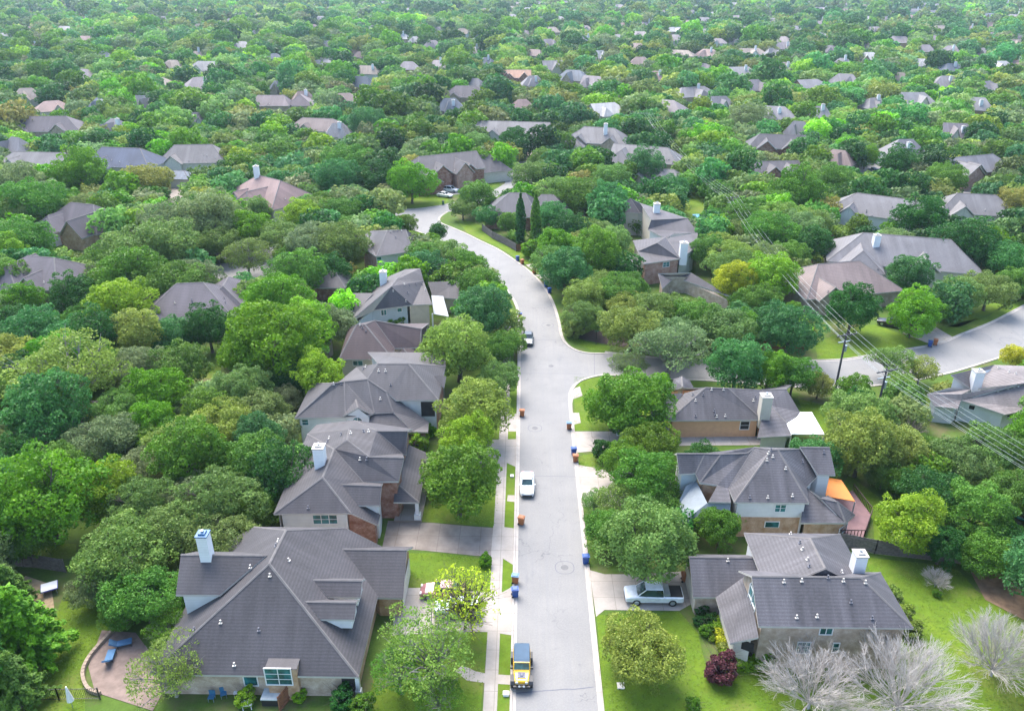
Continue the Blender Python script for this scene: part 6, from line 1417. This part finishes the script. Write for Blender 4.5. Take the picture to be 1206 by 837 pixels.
# ---------------------------------------------------------------- power poles and wires
M_POLE = plain('tarred_pole_wood', (.055, .05, .06), .9)
def pole(x, y, h, rz, label, xz=None):
    r = empty('utility_pole', (x, y, 0), rz, label, 'utility pole', 'utility poles')
    MB().tube((0, 0, -.2), (0, 0, h), .19, .13, n=10).build('pole', M_POLE, r)
    ca = MB().quadbox((0, -.16, h-.35), 3.6, .14, .16).tube((-1, -.16, h-.3), (0, -.1, h-1.1), .035, n=4).tube((1, -.16, h-.3), (0, -.1, h-1.1), .035, n=4).build('crossarm', M_POLE, r)
    for q in (-1.65, -.6, .6, 1.65): MB().tube((q, -.16, h-.18), (q, -.16, h+.08), .06, .04, n=8).build('insulator', M_TRIM, ca)
    MB().quadbox((0, .16, h-1.6), 2.2, .12, .14).build('crossarm', M_STEEL, r)
    MB().tube((.32, 0, h-3.1), (.32, 0, h-2.1), .24, n=10).build('transformer', M_STEEL, r)
wl = [P(858, 268), P(984, 457), P(1031, 492)]
p3, p1, p2 = wl
ang = math.atan2(p2[1]-p3[1], p2[0]-p3[0])
hts = [max(8, zfor(*p3, 235)), zfor(*p1, 392), max(8.0, zfor(*p2, 438))]
p4 = (p2[0]+16, p2[1]-52); p0 = (p3[0]-6, p3[1]+110); p00 = (p0[0]-14, p0[1]+170)
arm = PI*.11
for (x, y), h, lb in ((p1, hts[1], 'dark leaning-free utility pole at the edge of the side street, with crossarm'.replace('leaning-free ', 'upright ')), (p2, hts[2], 'grey-topped utility pole among bushes just right of the dark pole'), (p3, hts[0], 'distant utility pole rising from the tree belt, right of centre')):
    pole(x, y, h, arm, lb)
pts = [(*p00, 11), (*p0, 11), (*p3, hts[0]), (*p1, hts[1]), (*p2, hts[2]), (*p4, 9.5), (p4[0]+14, p4[1]-46, 9.5)]
M_WIRE = plain('bright_wire', (.5, .53, .53), .5, .3)
for j, q in enumerate((-1.65, -.6, .6, 1.65, 0, .2)):
    mb = MB(); dz = .1 if j < 4 else -1.45-(j-4)*.35
    for a, b in zip(pts[:-1], pts[1:]):
        a3 = Vector((a[0]+q*math.cos(arm), a[1]+q*math.sin(arm), a[2]+dz)); b3 = Vector((b[0]+q*math.cos(arm), b[1]+q*math.sin(arm), b[2]+dz))
        L = (b3-a3).length; sag = L*L*.00022; prev = a3
        for k in range(1, 13):
            t = k/12; c = a3.lerp(b3, t)-Vector((0, 0, 4*sag*t*(1-t))); mb.tube(prev, c, .013, n=4, cap=False); prev = c
    o = mb.build('power_line', M_WIRE); tag(o, ['outermost left power line strung along the tree belt', 'second power line from the left on the crossarms', 'third power line from the left on the crossarms', 'outermost right power line strung along the tree belt', 'upper of the two communication cables hung below the crossarms', 'lower of the two communication cables hung below the crossarms'][j], 'power line', 'power lines')

# ---------------------------------------------------------------- fences, walls, garden things
def fence(name, pts_px, h, mat, label, world=False, gap=.0, post=None, cat='fence', iron=False):
    pts = [Vector((*p, 0)) for p in (pts_px if world else [P(*p) for p in pts_px])]
    off = pts[0]; r = empty(name, off, 0, label, cat, 'garden fences')
    pan = MB(); po = MB()
    for a, b in zip(pts[:-1], pts[1:]):
        L = (b-a).length; d = (b-a)/L; rz = math.atan2(d.y, d.x); n = max(1, int(L/(.14 if not iron else .16)))
        if iron:
            for k in range(n): pan.tube(a+d*L*k/n, a+d*L*k/n+Vector((0, 0, h)), .015, n=4)
            pan.tube(a+Vector((0, 0, h*.95)), b+Vector((0, 0, h*.95)), .025, n=4); pan.tube(a+Vector((0, 0, .15)), b+Vector((0, 0, .15)), .025, n=4)
        else:
            if n > 160: n = 160
            for k in range(n):
                c = a+d*L*(k+.5)/n; pan.quadbox((c.x, c.y, .03), L/n*.93, .03, h+R.uniform(-.03, .03), rz)
            m = a.lerp(b, .5); nn = Vector((-d.y, d.x, 0))*.05
            for z in (.35, h-.35): pan.quadbox((m.x-nn.x, m.y-nn.y, z), L, .05, .09, rz)
    for p in pts:
        pass
    for a, b in zip(pts[:-1], pts[1:]):
        L = (b-a).length; k = max(1, int(L/2.4))
        for j in range(k+1):
            q = a.lerp(b, j/k); po.quadbox((q.x, q.y, 0), .1, .1, h+.06)
    pan.build('panel', mat, r, off=off); po.build('post', post or mat, r, off=off)
fence('wooden_fence', [(0, 665), (40, 668), (78, 674)], 1.8, M_WOODG, 'dark grey board fence behind the straw-coloured yard at left edge')
fence('iron_fence', [(22, 825), (70, 824), (118, 823)], 1.4, M_BLACK, 'black iron railing fence across the lower left lawn', iron=True)
fence('wooden_fence', [(985, 643), (1030, 652), (1110, 661), (1160, 668)], 1.9, M_WOODG, 'weathered grey board fence behind the back lawn of stone house')
fence('wooden_fence', [(568, 272), (580, 281), (596, 289), (608, 296)], 1.8, M_WOODG, 'grey board fence curving along the lawn by the bend')
fence('wooden_fence', [(608, 296), (622, 294), (636, 293)], 1.6, M_WOODR, 'short reddish board fence behind the two cypresses')
fence('wooden_fence', [(885, 410), (946, 412)], 1.9, M_WOODR, 'red-brown board fence left of the wide lawn by right-hand street')
fence('wooden_fence', [(932, 312), (955, 318)], 1.9, M_WOODR, 'red-brown board fence left of the pinkish-roofed house')
fence('wooden_fence', [(945, 285), (1028, 287)], 1.9, M_WOODR, 'long red-brown fence behind the small lawn, right distance')
fence('wooden_fence', [(1128, 312), (1206, 322)], 1.9, M_WOODR, 'red-brown fence running to the right edge past grey roof')
fence('wooden_fence', [(330, 838), (350, 812)], 1.8, M_WOODR, 'dark red-brown fence panel meeting the dormered house wall')
fence('wooden_fence', [(742, 168), (790, 170)], 1.8, M_WOODR, 'dark fence behind the sprawling light grey house')
fence('wooden_fence', [(355, 440), (398, 444)], 1.8, M_WOODG, 'grey-brown fence between the white-chimney house and plum roof')
fence('wooden_fence', [(322, 520), (335, 508)], 1.8, M_WOODR, 'brown fence stub behind the arched-gable house')
# long shed roofs at the left
def shed(pts, ztop, roofm, wallm, label, name='shed', cat='shed'):
    q = [P3(px, py, z) for px, py, z in pts]; off = Vector((q[0].x, q[0].y, 0)); r = empty(name, off, 0, label, cat)
    n = len(q)
    meshobj('roof', q+[p-Vector((0, 0, .12)) for p in q], [tuple(range(n))[::-1]]+[tuple(range(n, 2*n))]+[(i, (i+1) % n, n+(i+1) % n, n+i) for i in range(n)], roofm, r, off=off)
    c = sum(q, Vector())/n; ins = [p+(c-p)*.06-Vector((0, 0, .13)) for p in q]
    meshobj('wall', ins+[Vector((p.x, p.y, 0)) for p in ins], [(i, (i+1) % n, n+(i+1) % n, n+i) for i in range(n)], wallm, r, off=off)
shed([(4, 527, 2.6), (100, 497, 2.6), (98, 488, 2.9), (25, 512, 2.9)], 0, plain('dark_brown_metal', (.075, .05, .055), .6), WALLM['tan'], 'long narrow dark brown shed roof under the airy oak, left edge')
shed([(118, 498, 2.7), (158, 497, 2.7), (152, 486, 3.1), (128, 486, 3.1)], 0, plain('rust_red_roof', (.25, .09, .055), .7, var=.15), plain('teal_grey_boards', (.14, .22, .21), .8), 'small shed with rust-red roof and teal-grey walls')
shed([(110, 488, 2.5), (128, 487, 2.5), (122, 470, 2.8), (108, 472, 2.8)], 0, plain('dark_brown_metal', (.075, .05, .055), .6), WALLM['tan'], 'little dark brown lean-to behind the rust-red shed roof')
# white table, loungers, parasol, grill etc. bottom left
x, y = P(60, 697); r = empty('garden_table', (x, y, .05), .5, 'square white-topped table with blue rim on the straw yard', 'table')
MB().quadbox((0, 0, .72), 1.5, 1.3, .06).build('tabletop', M_WHITE, r); MB().quadbox((0, 0, .66), 1.6, 1.4, .055).build('rim', plain('purple_blue_rim', (.08, .07, .35), .5), r)
for a in (-.6, .6):
    for b in (-.5, .5): MB().quadbox((a, b, 0), .07, .07, .66).build('leg', M_STEEL, r)
def lounger(px, py, rz, label):
    x, y = P(px, py); r = empty('sun_lounger', (x, y, .05), rz, label, 'sun lounger', 'blue patio loungers')
    bl = plain('blue_cushion', (.07, .17, .30), .8)
    MB().quadbox((0, .35, .32), .7, 1.3, .14).build('seat', bl, r); MB().loft([[(-.35, -.3, .32), (.35, -.3, .32), (.35, -.3, .46), (-.35, -.3, .46)], [(-.35, -.95, .8), (.35, -.95, .8), (.35, -.88, .94), (-.35, -.88, .94)]]).build('backrest', bl, r)
    for a in (-.3, .3):
        for b in (-.25, .9): MB().quadbox((a, b, 0), .06, .06, .32).build('leg', M_BLACK, r)
lounger(130, 778, .2, 'blue cushioned lounger on the brick patio, nearer of two'); lounger(143, 761, -1.2, 'blue cushioned lounger on the brick patio, farther of two')
x, y = P(86, 833); r = empty('parasol', (x, y, 0), 0, 'folded white parasol behind the black iron fence', 'parasol')
MB().tube((0, 0, 0), (0, 0, 2.6), .03).build('pole', M_STEEL, r); MB().tube((0, 0, .9), (0, 0, 2.55), .30, .06, n=9).build('canopy', M_WHITE, r)
x, y = P(324, 824); r = empty('hot_tub', (x, y, 0), 0, 'square hot tub with pale grey lid beside the brick wall', 'hot tub')
MB().quadbox((0, 0, 0), 1.9, 1.3, .75).build('tub', M_BLACK, r); MB().quadbox((0, 0, .75), 2.0, 1.4, .12).build('lid', plain('grey_vinyl', (.45, .50, .50), .5), r)
x, y = P(292, 832); r = empty('garden_table', (x, y, 0), .2, 'small white plastic table near the hot tub', 'table')
MB().quadbox((0, 0, .6), .9, .9, .05).build('tabletop', M_WHITE, r)
for a in (-.35, .35):
    for b in (-.35, .35): MB().quadbox((a, b, 0), .06, .06, .6).build('leg', M_WHITE, r)
def chair(px, py, col, lb, rz=0):
    x, y = P(px, py); r = empty('garden_chair', (x, y, 0), rz, lb, 'chair', 'garden chairs')
    MB().quadbox((0, 0, .42), .55, .55, .05).build('seat', col, r); MB().quadbox((0, .26, .46), .55, .05, .5).build('backrest', col, r)
    for a in (-.22, .22):
        for b in (-.22, .22): MB().quadbox((a, b, 0), .04, .04, .42).build('leg', M_STEEL, r)
MBL = plain('blue_chair_plastic', (.03, .13, .24), .5)
chair(250, 824, MBL, 'blue garden chair against the brick wall, left one'); chair(264, 820, MBL, 'blue garden chair against the brick wall, right one', .4); chair(280, 818, M_WHITE, 'pale garden chair against the brick wall', .1)
# curved low wall around the patio
pts = [P(*p) for p in [(118, 818), (104, 812), (98, 795), (104, 778), (118, 760), (132, 745), (142, 730)]]; pts = smoothpts(pts, 4)
o = strip('tmp', pts, 0, .35, .4, M_TRIM); bpy.data.objects.remove(o)
mb = MB()
for a, b in zip(pts[:-1], pts[1:]):
    m = ((a[0]+b[0])/2, (a[1]+b[1])/2); mb.quadbox((m[0], m[1], 0), math.hypot(b[0]-a[0], b[1]-a[1])+.05, .3, .4, math.atan2(b[1]-a[1], b[0]-a[0]))
tag(mb.build('garden_wall', plain('buff_stone', (.32, .25, .19), .9)), 'low curved buff stone wall around the brick patio', 'garden wall')
# utility boxes, mailbox, kiosk in the garden on the right, play equipment
def box(px, py, sx, sy, sz, mat, name, label, cat, rz=0):
    x, y = P(px, py); mb = MB().quadbox((0, 0, 0), sx, sy, sz, taper=.94).quadbox((0, 0, sz), sx+.06, sy+.06, .05)
    o = mb.build(name, mat); o.location = (x, y, 0); o.rotation_euler = (0, 0, rz); tag(o, label, cat)
box(596, 818, .5, .4, .25, M_WHITE, 'utility_box', 'small white utility box on the left verge near the off-roader', 'utility box'); box(731, 808, .6, .6, .12, M_CREAM, 'meter_cover', 'square pale meter cover on the right front lawn', 'meter cover')
box(603, 561, .4, .4, .15, M_WHITE, 'meter_cover', 'small white meter cover on the verge by the silver sedan', 'meter cover')
x, y = P(724, 400); r = empty('garden_bench', (x, y, .05), .1, 'small blue-white bench in the mulched bed at the corner', 'bench')
MB().quadbox((0, 0, .4), 1.6, .5, .06).build('seat', M_BLACK, r); MB().quadbox((0, .25, .45), 1.6, .06, .5).build('backrest', plain('pale_blue_wood', (.3, .45, .5), .6), r)
for a in (-.7, .7): MB().quadbox((a, 0, 0), .08, .5, .4).build('leg', M_WHITE, r)
for px, py, lb in ((702, 406, 'black street sign post at the junction corner'),):
    x, y = P(px, py); r = empty('street_sign', (x, y, 0), .3, lb, 'street sign'); MB().tube((0, 0, 0), (0, 0, 2.8), .05).build('post', M_BLACK, r); MB().quadbox((0, 0, 2.5), .7, .03, .2).build('sign_plate', plain('green_sign', (.02, .15, .06), .5), r)
x, y = P(826, 262); 
tag(MB().quadbox((0, 0, 1.6), 4.2, 4.0, .25, taper=.6).quadbox((-1.8, -1.7, 0), .1, .1, 1.6).quadbox((1.8, -1.7, 0), .1, .1, 1.6).quadbox((-1.8, 1.7, 0), .1, .1, 1.6).quadbox((1.8, 1.7, 0), .1, .1, 1.6).build('blue_canopy', plain('bright_blue_canvas', (.03, .22, .5), .6)), 'bright blue garden canopy behind the rambling gabled house', 'canopy')
S.collection.objects['blue_canopy'].location = (x, y, 0)
def tramp(px, py, R_, rim, lb):
    x, y = P(px, py); r = empty('trampoline', (x, y, 0), 0, lb, 'trampoline', 'garden trampolines')
    mb = MB(); n = 20
    for k in range(n):
        a, b = 2*PI*k/n, 2*PI*(k+1)/n; mb.tube((R_*math.cos(a), R_*math.sin(a), .8), (R_*math.cos(b), R_*math.sin(b), .8), .14, n=5)
    mb.build('rim', rim, r); MB().tube((0, 0, .78), (0, 0, .80), R_*.96, n=20).build('mat', M_BLACK, r)
    for k in range(6): a = PI*k/3; MB().tube((R_*math.cos(a), R_*math.sin(a), 0), (R_*math.cos(a), R_*math.sin(a), .78), .05, n=5).build('leg', M_STEEL, r)
tramp(575, 383, 1.9, M_TRIM, 'round black trampoline with pale rim beside the glossy blue-green tree'); tramp(1207, 609, 2.0, plain('teal_pad', (.02, .25, .28), .6), 'teal-rimmed trampoline at the right edge among trees')
tramp(247, 466, 1.9, plain('teal_pad', (.02, .25, .28), .6), 'teal-rimmed trampoline in a back garden left of centre')
# grass tufts and fallen leaves that break up the lawns
def tufts():
    r = rng(8); PT = []
    for l in LAWNS:
        w = [P(*q) for q in l]; x0, x1 = min(p[0] for p in w), max(p[0] for p in w); y0, y1 = min(p[1] for p in w), min(130, max(p[1] for p in w))
        if y1 <= y0: continue
        n = int((x1-x0)*(y1-y0)*30); q = np.stack([x0+(x1-x0)*r.random(n), y0+(y1-y0)*r.random(n)], 1)
        ins = np.zeros(n, bool); j = len(w)-1
        for i in range(len(w)):
            xi, yi = w[i]; xj, yj = w[j]
            if yi != yj: ins ^= ((yi > q[:, 1]) != (yj > q[:, 1])) & (q[:, 0] < (xj-xi)*(q[:, 1]-yi)/(yj-yi)+xi)
            j = i
        PT.append(q[ins])
    q = np.vstack(PT); n = len(q); p = np.stack([q[:, 0], q[:, 1], .015+.03*r.random(n)], 1)
    patch = .5+.25*np.sin(q[:, 0]*.9+2*np.sin(q[:, 1]*.5))+.25*np.sin(q[:, 1]*1.1+1.5*np.sin(q[:, 0]*.7))
    k = r.random(n) < .35+.65*patch; p, patch = p[k], patch[k]
    me = np_mesh('grass_tufts', leaves(p, np.tile([0, 0, 1.], (len(p), 1)), .085, r, 2.0, .25), 4, np.clip(.3+.35*patch+.3*r.random(len(p)), 0, 1), M_LEAF)
    o = bpy.data.objects.new('grass_tufts', me); S.collection.objects.link(o); o.color = (.09, .155, .014, 1); o['kind'] = 'stuff'
    tag(o, 'short tufts of green and yellowish lawn grass', 'grass')
tufts()
# haze
hz = MB().quadbox((0, 2500, -1), 7600, 6200, HC+4).build('haze', None if False else M_BLACK)
hm = bpy.data.materials.new('haze'); hm.use_nodes = True; ht = hm.node_tree; ht.nodes.remove(ht.nodes['Principled BSDF'])
pv = ht.nodes.new('ShaderNodeVolumePrincipled'); pv.inputs['Color'].default_value = (.62, .82, 1, 1); pv.inputs['Density'].default_value = .00009; pv.inputs['Anisotropy'].default_value = .2
ht.links.new(pv.outputs[0], ht.nodes['Material Output'].inputs['Volume']); hz.data.materials.clear(); hz.data.materials.append(hm); hz['kind'] = 'stuff'
tag(hz, 'thin bluish haze over the neighbourhood', 'haze')
